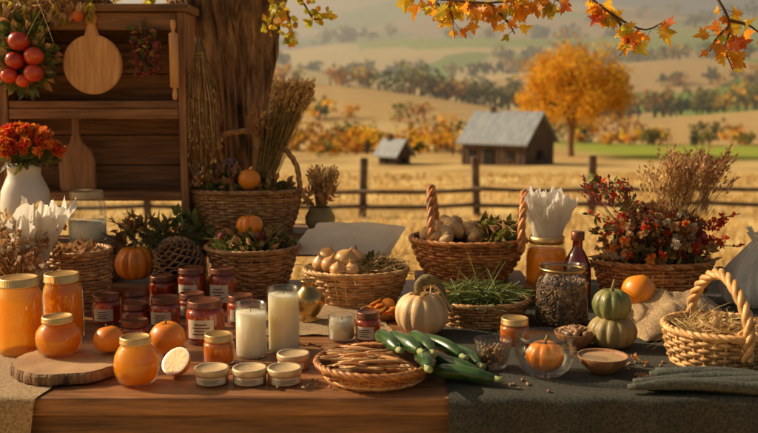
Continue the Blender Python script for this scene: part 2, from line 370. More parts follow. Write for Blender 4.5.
# ------------------------------------------------------------------ terrain
CP=[(-60,1.5),(0,0),(4.5,0),(20,-1.43),(78,-4.7),(125,-5.9),(225,-2.5),(270,-6),(430,15),(500,11),(720,42),(860,36),(1300,96),(2000,86),(4000,60)]
def gz(x,y):
    for (a,za),(c,zc) in zip(CP,CP[1:]):
        if a<=y<=c:
            t=(y-a)/(c-a)
            if y>78: t=t*t*(3-2*t)
            z=za+(zc-za)*t; break
    else: z=CP[0][1] if y<0 else CP[-1][1]
    if y>100:
        k=min(1,(y-100)/150); s=max(y,100)
        z+=k*s*(.019*sin(x/s*5.2+y*.006+1)+.013*sin(x/s*11+y*.011)+.012*(x/s)*1.5)
        z+=k*2.5*nz(x*.012,y*.012)
    elif y>6: z+=.25*nz(x*.06,y*.06)*min(1,(y-6)/15)
    return z
def terrain():
    b=B(); ys=[-60,-40,-20,-8,-3,0,1.5,3,4.5]; y=6
    while y<4000: ys.append(y); y*=1.03
    nx=170; vs=[];fs=[]
    for y in ys:
        w=40+abs(y)*1.1
        for i in range(nx+1):
            s=(i/nx*2-1); x=s*w; vs.append((x,y,gz(x,y)))
    for j in range(len(ys)-1):
        for i in range(nx): a=j*(nx+1)+i; fs.append((a,a+1,a+nx+2,a+nx+1))
    m=bpy.data.materials.new('fields'); m.use_nodes=True; nt=m.node_tree; N=nt.nodes; L=nt.links; p=N['Principled BSDF']
    p.inputs['Roughness'].default_value=.95; p.inputs['Specular IOR Level'].default_value=.1
    tc=N.new('ShaderNodeTexCoord'); mp=N.new('ShaderNodeMapping'); mp.inputs['Scale'].default_value=(.008,.016,.0)
    L.new(tc.outputs['Object'],mp.inputs[0])
    dn=N.new('ShaderNodeTexNoise'); dn.inputs['Scale'].default_value=.012; dn.inputs['Detail'].default_value=2; L.new(tc.outputs['Object'],dn.inputs[0])
    va=N.new('ShaderNodeVectorMath'); va.operation='ADD'; L.new(mp.outputs[0],va.inputs[0]); L.new(dn.outputs['Color'],va.inputs[1])
    vo=N.new('ShaderNodeTexVoronoi'); vo.inputs['Scale'].default_value=1; L.new(va.outputs[0],vo.inputs['Vector'])
    sp=N.new('ShaderNodeSeparateColor'); L.new(vo.outputs['Color'],sp.inputs[0])
    cr=N.new('ShaderNodeValToRGB'); cr.color_ramp.interpolation='CONSTANT'; e=cr.color_ramp.elements
    e[0].position=0; e[0].color=(.58,.37,.14,1); e[1].position=.28; e[1].color=(.66,.47,.20,1)
    for pz,c in ((.42,(.24,.32,.045)),(.60,(.48,.28,.12)),(.70,(.70,.51,.20)),(.82,(.34,.39,.06))):
        q=e.new(pz); q.color=(*c,1)
    L.new(sp.outputs[0],cr.inputs[0])
    n2=N.new('ShaderNodeTexNoise'); n2.inputs['Scale'].default_value=.25; n2.inputs['Detail'].default_value=8; L.new(tc.outputs['Object'],n2.inputs[0])
    c2=N.new('ShaderNodeValToRGB'); c2.color_ramp.elements[0].position=.3; c2.color_ramp.elements[1].position=.7
    c2.color_ramp.elements[0].color=(.46,.29,.11,1); c2.color_ramp.elements[1].color=(.72,.50,.20,1); L.new(n2.outputs['Fac'],c2.inputs[0])
    sx=N.new('ShaderNodeSeparateXYZ'); L.new(tc.outputs['Object'],sx.inputs[0])
    mr=N.new('ShaderNodeMapRange'); mr.inputs[1].default_value=105; mr.inputs[2].default_value=112; L.new(sx.outputs['Y'],mr.inputs[0])
    mx=N.new('ShaderNodeMixRGB'); L.new(mr.outputs[0],mx.inputs[0]); L.new(c2.outputs[0],mx.inputs[1]); L.new(cr.outputs[0],mx.inputs[2])
    m3=N.new('ShaderNodeMixRGB'); m3.blend_type='OVERLAY'; m3.inputs[0].default_value=.35; L.new(mx.outputs[0],m3.inputs[1]); L.new(n2.outputs['Fac'],m3.inputs[2])
    g1=N.new('ShaderNodeMapRange'); g1.inputs[1].default_value=82; g1.inputs[2].default_value=88; L.new(sx.outputs['Y'],g1.inputs[0])
    g2=N.new('ShaderNodeMapRange'); g2.inputs[1].default_value=136; g2.inputs[2].default_value=128; L.new(sx.outputs['Y'],g2.inputs[0])
    g3=N.new('ShaderNodeMapRange'); g3.inputs[1].default_value=20; g3.inputs[2].default_value=26; L.new(sx.outputs['X'],g3.inputs[0])
    ma=N.new('ShaderNodeMath'); ma.operation='MULTIPLY'; L.new(g1.outputs[0],ma.inputs[0]); L.new(g2.outputs[0],ma.inputs[1])
    mb=N.new('ShaderNodeMath'); mb.operation='MULTIPLY'; L.new(ma.outputs[0],mb.inputs[0]); L.new(g3.outputs[0],mb.inputs[1])
    m4=N.new('ShaderNodeMixRGB'); L.new(mb.outputs[0],m4.inputs[0]); L.new(m3.outputs[0],m4.inputs[1]); m4.inputs[2].default_value=(.36,.40,.05,1)
    L.new(m4.outputs[0],p.inputs['Base Color'])
    MATS['fields']=m; b.add((vs,fs),'fields'); b.obj('ground')
terrain()
def clump_tree(b,x,y,h,w,n,q,m,tr=True,z=None):
    z=gz(x,y) if z is None else z; 
    cs=[(ru(-.5,.5)*w,ru(-.5,.5)*w,h*ru(.35,.85),ru(.22,.4)*w) for _ in range(5)]+[(0,0,h*.55,w*.42)]
    for _ in range(n):
        c=R.choice(cs); d=rdir(); k=ru(.6,1)*c[3]; p=V((x+c[0]+d.x*k,y+c[1]+d.y*k,z+max(.1*h,c[2]+d.z*k*.9)))
        b.add(leaf(p,rdir(),rdir(),q*ru(.6,1.3),OVAL,wid=1.8),m,False)
    if tr: b.add(tube([(x,y,z-.2),(x,y,z+h*.6)],[w*.05,w*.02],5),'twig')
def hedges():
    b=B()
    F=['fol_gold','fol_olive','fol_rust','fol_dark']
    def row(x0,y0,x1,y1,n,h0,h1,nn,q,wts,jit=3):
        for i in range(n):
            t=R.random(); x=x0+(x1-x0)*t+ru(-jit,jit); y=y0+(y1-y0)*t+ru(-jit,jit); h=ru(h0,h1)
            clump_tree(b,x,y,h,h*ru(.8,1.4),nn,q,R.choices(F,wts)[0])
    row(-40,112,8,106,56,1.5,4,90,.5,(5,3,3,1))
    row(-22,88,6,96,26,1.0,3.0,80,.35,(6,2,3,1))
    row(12,128,70,136,22,1.2,2.8,80,.6,(2,4,2,2))
    row(-60,160,90,150,30,1.5,3.5,50,.8,(4,4,3,1),8)
    row(5,222,60,228,50,3.5,7,60,1.1,(0,4,1,5),3)
    row(-120,230,5,222,26,3,5,50,1.1,(3,4,2,1),4)
    row(60,225,160,235,40,4,7,50,1.3,(1,4,2,4),4)
    row(-150,330,150,300,26,3,6,40,1.6,(2,4,1,3),4)
    row(20,380,200,330,34,4,7,40,1.6,(1,4,1,4),3)
    row(-220,440,240,430,64,5,8,34,2.2,(1,4,1,4),3)
    row(-200,560,300,600,34,6,9,30,3,(0,4,1,5),4)
    row(50,520,330,470,34,6,9,30,3,(0,4,1,5),4)
    row(-400,735,450,735,80,8,12,24,4,(0,4,0,6),6)
    row(-400,980,450,930,40,9,13,20,5,(0,4,0,6),8)
    row(-700,1290,800,1290,80,10,15,16,7,(0,3,0,7),20)
    b.obj('distant_tree_rows')
hedges()
def grass():
    b=B()
    for _ in range(9000):
        y=6+45*R.random()**1.5; x=ru(-.55,.62)*y*1.1; z=gz(x,y); h=ru(.08,.3)*(1+y*.01)
        for k in range(3): blade((x+ru(-.1,.1),y+ru(-.1,.1),z-.02),(ru(-.5,.5),ru(-.5,.5),1),h,.006+.0006*y,'field_grass',b,.3,2)
    b.obj('grass')
grass()
def fence():
    b=B(); xs=[-9.6,-7.2,-4.9,-2.6,-.34,2.05,4.5,6.9,9.3,11.7]
    for x in xs:
        y=20+ru(-.1,.1); z=gz(x,y); b.add(box(.16,.14,1.4,.02),'fence_wood',False,T(x,y,z+.57,ru(-.04,.04),ru(-.05,.05),ru(-.2,.2)))
    for a,c in zip(xs,xs[1:]):
        for hz in (.27,.58):
            za=gz(a,20)+hz+ru(-.03,.03); zc=gz(c,20)+hz+ru(-.03,.03)
            b.add(tube(cat([(a-.1,19.90,za),((a+c)/2,19.88,(za+zc)/2-.03),(c+.1,19.90,zc)],6),.05,6),'fence_wood')
    b.obj('wooden_fence')
fence()
def barn(name,x,y,w,d,hw,hr,rot,lean=True):
    b=B(); z=gz(x,y)-.2; hw+=.2; hr+=.2
    vs=[(-w/2,-d/2,0),(w/2,-d/2,0),(w/2,d/2,0),(-w/2,d/2,0),(-w/2,-d/2,hw),(w/2,-d/2,hw),(w/2,d/2,hw),(-w/2,d/2,hw),(-w/2,0,hr),(w/2,0,hr)]
    b.add((vs,[(0,1,5,4),(2,3,7,6),(1,2,6,9,5),(3,0,4,8,7)]),'barn_wall',False)
    ov=.35; sl=(hr-hw)/(d/2)
    for s in (-1,1):
        e=[(-w/2-ov,s*(d/2+ov),hw-sl*ov+.08),(w/2+ov,s*(d/2+ov),hw-sl*ov+.08),(w/2+ov,0,hr+.08),(-w/2-ov,0,hr+.08)]
        t=[(p[0],p[1],p[2]+.14) for p in e]
        b.add((e+t,[(0,1,2,3),(4,5,6,7),(0,1,5,4),(1,2,6,5),(3,0,4,7)]),'barn_roof',False)
    for k in range(int(w/.45)):
        b.add(box(.06,.03,hw-.1,0),'barn_wall',False,T(-w/2+.2+k*.45,-d/2-.02,hw/2))
    b.add(box(w*.16,.06,hw*.72,.01),'barn_hole',False,T(-w*.05,-d/2-.035,hw*.36))
    for xx in (-.32,.28):
        b.add(box(w*.1,.06,hw*.28,.01),'barn_hole',False,T(w*xx,-d/2-.035,hw*.55))
        b.add(box(w*.12,.09,.08,.01),'fence_wood',False,T(w*xx,-d/2-.04,hw*.55-hw*.16))
    b.add(box(.06,d*.2,hw*.35,.01),'barn_hole',False,T(w/2+.03,0,hw*.5)); b.add(box(.06,d*.2,hw*.35,.01),'barn_hole',False,T(-w/2-.03,0,hw*.5))
    b.add(box(.4,.4,.9,.03),'barn_wall',False,T(-w*.25,0,hr+.2))
    b.obj(name,(x,y,z),rot)
barn('wooden_barn',10.6,78,5.6,5.6,1.9,4.1,radians(-34))
barn('garden_shed',1.3,80,1.9,1.9,.9,1.9,radians(-40))
def autumn_tree():
    b=B(); x,y=18.6,92; z=gz(x,y)-.2
    ends=[]
    def grow(p,d,L,r,lv):
        q=p+d*L; mid=(p+q)/2+rdir()*L*.08
        b.add(tube(cat([p,mid,q],5),[r*(1-.07*i) for i in range(6)],7 if lv<2 else 5),'bark')
        if lv>=2: ends.append(q)
        if lv>=4: return
        for k in range(5 if lv==0 else 3 if lv<3 else 2):
            if lv==0:
                a=k*pi/2+.5; nd=V((cos(a)*.75,sin(a)*.75,.85)).normalized() if k<4 else V((.05,0,1))
            else: nd=(d*.75+rdir()*.75+V((0,0,.05))).normalized()
            grow(q,nd,L*ru(.70,.85),r*.62,lv+1)
    grow(V((0,0,0)),V((0,0,1)),2.2,.36,0)
    mx=max(q.z for q in ends); mw=max(max(abs(q.x),abs(q.y)) for q in ends); sz=10.2/mx; sw=5.4/mw
    b.v=[(p[0]*sw if p[2]>1 else p[0],p[1]*sw if p[2]>1 else p[1],p[2]*sz) for p in b.v]
    for q in ends:
        q=V((q.x*sw,q.y*sw,q.z*sz)); rr=ru(.8,1.4)
        for _ in range(120):
            d=rdir(); p=q+d*rr*ru(.3,1); b.add(leaf(p,rdir(),rdir(),ru(.16,.30),OVAL,wid=1.6),'fol_gold',False)
    for _ in range(8000):
        d=rdir(); k=ru(.55,1.0)*(1+.40*nz(d.x*2.2,d.y*2.2,d.z*2.2)); p=V((d.x*5.6*k,d.y*5.0*k,7.0+d.z*4.4*k))
        if nz(p.x*.55,p.y*.55,p.z*.55+3)>-.02: b.add(leaf(p,rdir(),rdir(),ru(.18,.32),OVAL,wid=1.6),'fol_gold',False)
    b.obj('autumn_tree',(x,y,z)); print('tree',len(ends))
autumn_tree()

# ------------------------------------------------------------------ foreground tree
def big_tree():
    b=B()
    def fn(a,i,p):
        rdg=abs(nz(cos(a)*7+3,sin(a)*7,p.z*2.2))
        return 1+.14*nz(cos(a)*2.6+5,sin(a)*2.6,p.z*.9)-.30*max(0,.22-rdg)+.10*nz(cos(a)*16,sin(a)*16+3,p.z*4.5)+.06*nz(cos(a)*30,sin(a)*30,p.z*12)
    P=cat([(-.53,3.22,-.1),(-.5,3.2,.4),(-.485,3.2,.9),(-.49,3.2,1.2),(-.50,3.2,1.42),(-.515,3.2,1.6)],150)
    rr=[]
    for p in P:
        z=p.z; rr.append(.122+.13*exp(-max(z,0)*4)+.05*max(0,(z-1.2)/.35)**1.5)
    b.add(tube(P,rr,180,fn),'bark')
    for pts,r0 in (([(-.55,3.2,1.5),(-.66,3.2,1.72),(-.85,3.25,2.1),(-1.1,3.3,2.7)],.10),([(-.46,3.2,1.48),(-.36,3.18,1.68),(-.22,3.2,2.1),(-.1,3.4,2.8)],.095)):
        b.add(tube(cat(pts,40),[r0*(1-.013*i) for i in range(41)],80,fn),'bark')
    b.add(tube(cat([(-.36,3.18,1.72),(-.1,2.7,1.74),(.25,2.35,1.68),(.6,2.28,1.64),(.95,2.25,1.60)],30),[.03-.0007*i for i in range(31)],8),'bark')
    tw=[[(-.1,2.7,1.74),(.05,2.35,1.55),(.16,2.22,1.508),(.27,2.2,1.50),(.36,2.2,1.515),(.42,2.2,1.5)],
        [(.12,2.25,1.51),(.16,2.2,1.48),(.17,2.2,1.455)],[(.25,2.2,1.50),(.29,2.2,1.46),(.31,2.2,1.43)],
        [(.42,2.3,1.66),(.47,2.22,1.53),(.53,2.2,1.475),(.60,2.2,1.44),(.645,2.2,1.455)],[(.53,2.2,1.475),(.57,2.2,1.42),(.55,2.2,1.38)],
        [(.70,2.28,1.63),(.76,2.2,1.52),(.80,2.2,1.45),(.79,2.2,1.40),(.81,2.2,1.35)],[(.80,2.2,1.45),(.77,2.2,1.42),(.755,2.2,1.39)],
        [(.80,2.2,1.46),(.84,2.2,1.45),(.87,2.2,1.43)],
        [(.2,2.5,1.70),(.22,2.3,1.56),(.20,2.25,1.51),(.21,2.22,1.47)]]
    for i,t in enumerate(tw):
        P=cat(t,14); b.add(tube(P,[.0042-.0002*k for k in range(15)],5),'twig')
        L=sum((P[k+1]-P[k]).length for k in range(14))
        for k in range(int(L/.013)):
            u=ru(.25,1)*14; p=P[int(u)]
            d=V((ru(-1,1),ru(-.6,.6),ru(-1.3,.3))); s=ru(.017,.038)
            q=p+d.normalized()*ru(.008,.03); b.add(tube([p,q],.0007,3),'twig')
            b.add(leaf(q,d,V((ru(-.8,.8),-1,ru(-.6,.8))),s,MAPLE,fold=ru(.1,.6),wid=ru(.75,1)),R.choice(['leaf_gold','leaf_orange','leaf_orange','leaf_gold','leaf_yellowgreen']),False)
    for t in ([(-.38,3.18,1.66),(-.30,3.0,1.57),(-.27,2.95,1.50),(-.29,2.95,1.45)],[(-.33,3.1,1.66),(-.24,2.95,1.58),(-.2,2.95,1.52),(-.17,2.95,1.53)],[(-.3,3.0,1.57),(-.32,2.95,1.53),(-.33,2.93,1.49)],[(-.7,3.15,1.75),(-.72,3.0,1.62),(-.7,2.97,1.56),(-.74,2.95,1.52)],[(-.7,3.15,1.75),(-.9,3.0,1.64),(-1.0,2.97,1.58),(-1.1,2.95,1.56)]):
        P=cat(t,12); b.add(tube(P,.003,4),'twig')
        for k in range(46):
            p=P[int(ru(3,12.9))]; d=rdir(-.2); b.add(leaf(p+rdir()*.02,d,V((ru(-1,1),-1,ru(-1,1))),ru(.016,.032),OVAL,wid=1.5),R.choice(['leaf_yellowgreen','leaf_yellowgreen','leaf_gold']),False)
    for c in ((-.1,3.9,3.1),(-.6,3.8,3.6),(.4,4.0,3.3)):
        for k in range(350):
            d=rdir(); p=V(c)+V((d.x*.9,d.y*.8,d.z*.55))*ru(.3,1); b.add(leaf(p,rdir(-.3),rdir(),ru(.05,.09),MAPLE),R.choice(['leaf_gold','leaf_orange','leaf_yellowgreen']),False)
    b.obj('maple_tree')
big_tree()

# ------------------------------------------------------------------ table, stands, hutch
def table():
    b=B(); y=1.66; n=5; w=(2.76-1.66)/n
    for i in range(n):
        b.add(box(2.9,w-.004,.034,.004),'wood_table',False,T(.05,y+w*(i+.5),TZ-.017-ru(0,.0012),0,0,0))
    b.add(box(2.7,.028,.065,.004),'wood_x',False,T(.05,1.70,TZ-.034-.0345)); b.add(box(2.7,.028,.065,.004),'wood_x',False,T(.05,2.72,TZ-.0685))
    for x in (-1.25,-.585,.66,1.35):
        for yy in (1.745,2.675): b.add(box(.07,.06,TZ-.036,.006),'wood_z',False,T(x,yy,(TZ-.036)/2-.02))
    b.add(box(2.5,.04,.05,.004),'wood_x',False,T(.05,2.675,.2))
    b.obj('wooden_table')
table()
def stand(name,x0,x1,y0,y1,zt,zb,leg=True):
    b=B(); cx,cy=(x0+x1)/2,(y0+y1)/2
    b.add(box(x1-x0,y1-y0,.02,.003),'wood_x',False,T(cx,cy,zt-.01))
    h=zt-.021-zb
    if h>.02:
        if leg:
            for x in (x0+.03,x1-.03):
                for y in (y0+.03,y1-.03): b.add(box(.035,.035,h,.003),'wood_z',False,T(x,y,zb+h/2))
            b.add(box(x1-x0-.1,.02,.05,.002),'wood_x',False,T(cx,y0+.03,zt-.048))
        else:
            k=max(1,int(h/.055)); hh=h/k
            for i in range(k):
                for y in (y0+.008,y1-.008): b.add(box(x1-x0-.004,.014,hh-.006,.002),'wood_x',False,T(cx,y,zb+hh*(i+.5)))
                for x in (x0+.009,x1-.009): b.add(box(.014,y1-y0-.032,hh-.006,.002),'wood_x',False,T(x,cy,zb+hh*(i+.5)))
    b.obj(name)
stand('plant_stand',-.60,-.12,2.80,3.02,.88,-.02)
stand('wooden_crate',-1.30,-.735,2.53,2.74,.885,TZ+.001,False)
stand('wooden_riser',-.73,-.50,2.50,2.73,.782,TZ+.001,False)
stand('wooden_riser',.10,.40,2.40,2.64,.80,TZ+.001,False)
def hutch():
    b=B(); x0,x1=-1.11,-.565; yf,yb=2.80,2.96; zb,zt=.98,1.54; cx=(x0+x1)/2; W=x1-x0; cy=(yf+yb)/2; D=yb-yf
    n=6; hh=(zt-zb)/n
    for i in range(n): b.add(box(W-.044,.014,hh-.003,.002),'wood_x',False,T(cx,yb-.008+ru(-.001,.001),zb+hh*(i+.5)))
    b.add(box(W-.046,.008,zt-zb+.02,0),'wood_z',False,T(cx,yb+.004,(zb+zt)/2-.01))
    for x in (x0+.011,x1-.011): b.add(box(.022,D,zt,.003),'wood_z',False,T(x,cy,zt/2-.012))
    b.add(box(W+.03,D+.02,.022,.004),'wood_x',False,T(cx,cy-.004,zt))
    b.add(box(W-.046,D-.02,.022,.003),'wood_x',False,T(cx,cy-.006,1.262)); b.add(box(W-.046,.012,.03,.003),'wood_x',False,T(cx,yf+.0075,1.235))
    b.add(box(W-.046,D-.02,.022,.003),'wood_x',False,T(cx,cy-.006,zb+.012)); b.add(box(W-.046,.016,.05,.003),'wood_x',False,T(cx,yf+.010,zt-.038))
    b.add(box(W-.046,D-.04,.02,.003),'wood_x',False,T(cx,cy,.35))
    b.obj('wooden_hutch')
hutch()
def flatboard(name,outline,th,m,loc,hole=None,ry=0):
    bm=bmesh.new(); vs=[bm.verts.new((x,0,z)) for x,z in outline]; f=bm.faces.new(vs)
    r=bmesh.ops.extrude_face_region(bm,geom=[f]); 
    for v in [g for g in r['geom'] if isinstance(g,bmesh.types.BMVert)]: v.co.y+=th
    bmesh.ops.recalc_face_normals(bm,faces=bm.faces[:])
    bmesh.ops.bevel(bm,geom=[e for e in bm.edges if len(e.link_faces)==2 and e.calc_face_angle(0)>1.2],offset=th*.25,segments=2,affect='EDGES')
    bm.verts.index_update(); b=B(); b.add(([v.co.copy() for v in bm.verts],[tuple(v.index for v in q.verts) for q in bm.faces]),m,False); bm.free()
    if hole:
        b.add(lathe([(.0005,0),(.007,0)],20),'basket_inside',False,T(hole[0],-.0015,hole[1],pi/2))
        rope(b,cat([(hole[0],-.004,hole[1]),(hole[0]-.008,-.003,hole[1]+.025),(hole[0],0,hole[1]+.045),(hole[0]+.008,-.003,hole[1]+.025),(hole[0],-.004,hole[1])],20),.0008,.001,'straw',300,2,4)
    o=b.obj(name,loc); o.rotation_euler=(0,ry,0); return o
ol=[]
for i in range(40):
    a=radians(104)+radians(332)*i/39; ol.append((.086*cos(a),.086*sin(a)))
ol=ol+[(.016,.100),(.012,.115),(.018,.132),(.012,.146),(0,.150),(-.012,.146),(-.018,.132),(-.012,.115),(-.016,.100)]
flatboard('round_cutting_board',ol,.014,'board_wood',(-.832,2.79,1.378),(0,.134))
pad=[(-.045,0),(.045,0),(.055,.02),(.055,.10),(.045,.13),(.02,.155),(.012,.18),(.011,.235),(.015,.25),(.008,.26),(-.008,.26),(-.015,.25),(-.011,.235),(-.012,.18),(-.02,.155),(-.045,.13),(-.055,.10),(-.055,.02)]
flatboard('paddle_board',pad,.012,'paddle_wood',(-.905,2.84,.994),None)
def rolling_pin():
    b=B(); b.add(lathe([(.0005,0),(.006,.002),(.008,.015),(.005,.03),(.006,.034),(.013,.038),(.0135,.19),(.006,.194),(.005,.2),(.008,.215),(.006,.228),(.0005,.23)],24),'board_wood')
    b.add(tube([(0,0,.228),(0,.0,.25)],.001,4),'twig'); b.obj('rolling_pin',(-.592,2.778,1.275))
rolling_pin()
def fruit(b,c,r,m,stem=True,sq=.92):
    pr=[]
    for j in range(15):
        ph=-pi/2+pi*j/14; rr=max(r*cos(ph),.0003); z=r*sq*sin(ph); z-=.12*r*exp(-(rr/(.25*r))**2)*(1 if ph>0 else -.6); pr.append((rr,z))
    M=T(*c,ru(-.4,.4),ru(-.4,.4),ru(0,6)); b.add(lathe(pr,24),m,True,M)
    if stem:
        b.add(tube([(0,0,r*.75),(r*.05,0,r*1.05)],[r*.06,r*.04],5),'stem',True,M)
        for k in range(4): b.add(leaf((0,0,r*.8),(cos(k*1.6),sin(k*1.6),.15),(0,0,1),r*.35),'greens',False,M)
def wreath():
    b=B(); c=V((-1.02,2.775,1.40))
    for _ in range(420):
        a=ru(0,2*pi); rr=ru(.035,.085); p=c+V((cos(a)*rr*.9,ru(-.02,.012),sin(a)*rr*1.2)); b.add(leaf(p,(cos(a)+ru(-.7,.7),ru(-1,.2),sin(a)+ru(-.7,.7)),(ru(-.5,.5),-1,ru(-.5,.5)),ru(.02,.045)),R.choice(['fir','herb','dry_brown','greens']),False)
    for dx,dz,r in ((-.005,.042,.031),(-.020,-.012,.027),(.036,.0,.029),(.033,-.048,.029),(-.038,-.055,.024),(0,-.07,.02)):
        fruit(b,c+V((dx,-.03,dz)),r,'tomato')
    b.obj('fruit_wreath')
wreath()
def berries():
    b=B(); c=V((-.675,2.79,1.42))
    for _ in range(90): p=c+V((ru(-.04,.04),ru(-.015,.015),ru(-.075,.04))); b.add(ball(.006,.006,.006,7,5),'bloom_wine',True,T(*p))
    for _ in range(60): b.add(leaf(c+V((ru(-.03,.03),0,ru(-.05,.06))),rdir(),rdir(),.03),R.choice(['herb','dry_brown']),False)
    b.add(tube([c+V((0,0,.02)),c+V((0,.0,.09))],.002,4),'twig'); b.obj('dried_berry_bunch')
berries()
def topdecor():
    b=B()
    for _ in range(620):
        x=ru(-1.14,-.80); p=(x,ru(2.80,2.93),1.553+ru(0,.05)); b.add(leaf(p,(ru(-1,1),ru(-1,1),ru(-.6,1)),rdir(),ru(.02,.05)),R.choice(['dry_brown','straw','leaf_yellowgreen','dry_brown','bloom_brown']),False)
    straws(b,(-.98,2.82,1.553),(.15,.06,.03),160,.16,.0012,'straw')
    for _ in range(150):
        x=ru(-1.12,-.82); b.add(leaf((x,ru(2.765,2.79),ru(1.515,1.56)),(ru(-.6,.6),-.2,-1),rdir(),ru(.02,.04)),R.choice(['dry_brown','leaf_yellowgreen','bloom_brown','straw']),False)
    b.obj('dried_garland')
    b=B(); 
    b.add(ball(.017,.017,.017,14,10,.2,12,2),'bloom_orange',True,T(-.862,2.772,1.515)); b.add(tube([(-.862,2.772,1.52),(-.85,2.772,1.56)],.0015,4),'twig'); b.obj('hanging_gourd')
topdecor()
def hangbroom():
    b=B(); top=V((-.528,2.83,1.44))
    for _ in range(420):
        a=ru(0,2*pi); r=sqrt(R.random()); e=V((-.525+cos(a)*r*.052,2.83+sin(a)*r*.035,1.03+ru(0,.14))); s=top+V((ru(-.006,.006),ru(-.006,.006),ru(-.01,.02)))
        m=(s+e)/2+V((cos(a)*r*.02+ru(-.006,.006),sin(a)*r*.012,0)); P=cat([s,m,e],4); b.add(tube(P,[.0012,.0013,.0014,.0016,.0005],3),R.choice(['straw','dry_brown','dry_brown']))
        if R.random()<.6:
            for k in range(5): b.add(leaf(P[R.choice([2,3,4])]+rdir()*.004,V((ru(-.6,.6),ru(-.6,.6),-1)),rdir(),.016),R.choice(['straw','dry_brown']),False)
    for z in (1.41,1.40): rope(b,[(top.x+.012*cos(t*.4),top.y+.012*sin(t*.4),z) for t in range(17)],.0008,.0015,'straw',200,2,4)
    b.add(tube([top,top+V((0,.0,.07))],.0015,4),'twig')
    b.obj('dried_grass_broom')
hangbroom()
def hangbasket():
    b=B(); basket(b,.05,.07,.13,14,18,'wicker_tan',z0=0); leaves(b,(0,0,.13),(.06,.06,.05),90,.035,'dry_brown'); ruffle(b,(0,0,.1),.03,.06,.09,'paper',5,.3,3)
    rope(b,cat([(-.07,0,.12),(-.04,0,.22),(0,0,.26),(.04,0,.22),(.07,0,.12)],24),.003,.003,'wicker_tan',90)
    b.obj('wicker_basket',(-1.17,2.86,1.34))
    stand('plant_pedestal',-1.30,-1.135,2.80,2.95,1.338,-.02)
hangbasket()
def vase():
    b=B(); b.add(lathe([(.0005,0),(.045,0),(.058,.01),(.067,.05),(.068,.10),(.064,.14),(.052,.168),(.044,.185),(.045,.205),(.048,.213),(.043,.21),(.038,.185)],40),'ceramic')
    b.obj('ceramic_vase',(-.985,2.63,.886))
    b=B(); c=V((-.985,2.63,1.085))
    for _ in range(70):
        d=rdir(.5); p=c+V((d.x*.10,d.y*.07,.045+abs(d.z)*.07))*1; b.add(tube(cat([c,(c+p)/2+V((0,0,.01)),p],4),.0012,3),'greens')
        flowerhead(b,p,.019,R.choice(['bloom_orange','bloom_orange','bloom_red']),24)
    leaves(b,c+V((0,0,.02)),(.08,.07,.05),90,.035,'greens'); b.obj('orange_flower_bouquet')
vase()
jar('glass_jar',(-.815,2.63,.886),.052,.14,'wax','lid_cream',False,'straight',.45)
# ------------------------------------------------------------------ table goods
def basket_left():
    b=B(); basket(b,.062,.080,.15,18,24,'wicker_brown',bulge=.006); leaves(b,(0,0,.13),(.07,.07,.03),160,.03,'dry_brown'); b.obj('wicker_basket',(-.765,2.38,TZ))
basket_left()
def bouquet():
    b=B(); b.add(lathe([(.0005,0),(.04,0),(.05,.04),(.045,.09),(.04,.1)],28),'burlap')
    ruffle(b,(.02,0,.09),.018,.058,.18,'paper',5,.32,1,(.035,.0)); ruffle(b,(.0,-.01,.09),.016,.045,.15,'paper',4,.3,8,(.05,-.02))
    for _ in range(420):
        d=V((ru(-1.2,.7),ru(-.9,.3),ru(.3,1.3))).normalized(); L=ru(.08,.18); p=V((-.01,-.01,.08)); q=p+d*L
        b.add(tube([p,q],.0009,3),'straw')
        if R.random()<.9 : flowerhead(b,q,ru(.007,.015),R.choice(['bloom_brown','bloom_white','bloom_brown','dry_brown','bloom_brown']),10)
    grassbunch(b,(0,0,.1),(.0,0,.26),60,.01,.06,.0008,'straw','straw')
    b.obj('dried_flower_bouquet',(-.86,2.26,TZ))
bouquet()
jar('honey_jar',(-.755,1.955,TZ),.046,.165,'honey','lid_gold',False,'straight',.95)
jar('honey_jar',(-.705,2.075,TZ),.044,.150,'honey','lid_gold',False,'straight',.95)
def slab():
    b=B(); f=lambda a,r,z:(r*(1+.05*nz(cos(a)*2,sin(a)*2)+.012*sin(23*a)),z)
    b.add(lathe([(.0005,0),(.108,0),(.112,.003),(.112,.018)],90,1,1,f),'bark'); b.add(lathe([(.112,.018),(.108,.022)],90,1,1,f),'bark')
    for i in range(16): b.add(lathe([(.108*(1-i/16)+1e-4,.022),(.108*(1-(i+.5)/16)+1e-4,.0223),(max(.108*(1-(i+1)/16),.0004)+1e-4,.022)],60,1,1,f),'log_ring')
    b.obj('log_slice',(-.61,1.83,TZ+.0035))
slab()
jar('preserve_jar',(-.645,1.862,TZ+.0262),.0465,.078,'honey','lid_gold',False,'squat',.97,.012)
b=B(); fruit(b,(0,0,.029),.030,'pumpkin'); b.obj('orange_fruit',(-.545,1.865,TZ+.0262))
jar('preserve_jar',(-.460,1.748,TZ),.044,.092,'honey','lid_gold',False,'squat',.97,.013)
b=B(); fruit(b,(0,0,.036),.038,'pumpkin'); b.obj('orange_fruit',(-.446,1.95,TZ))
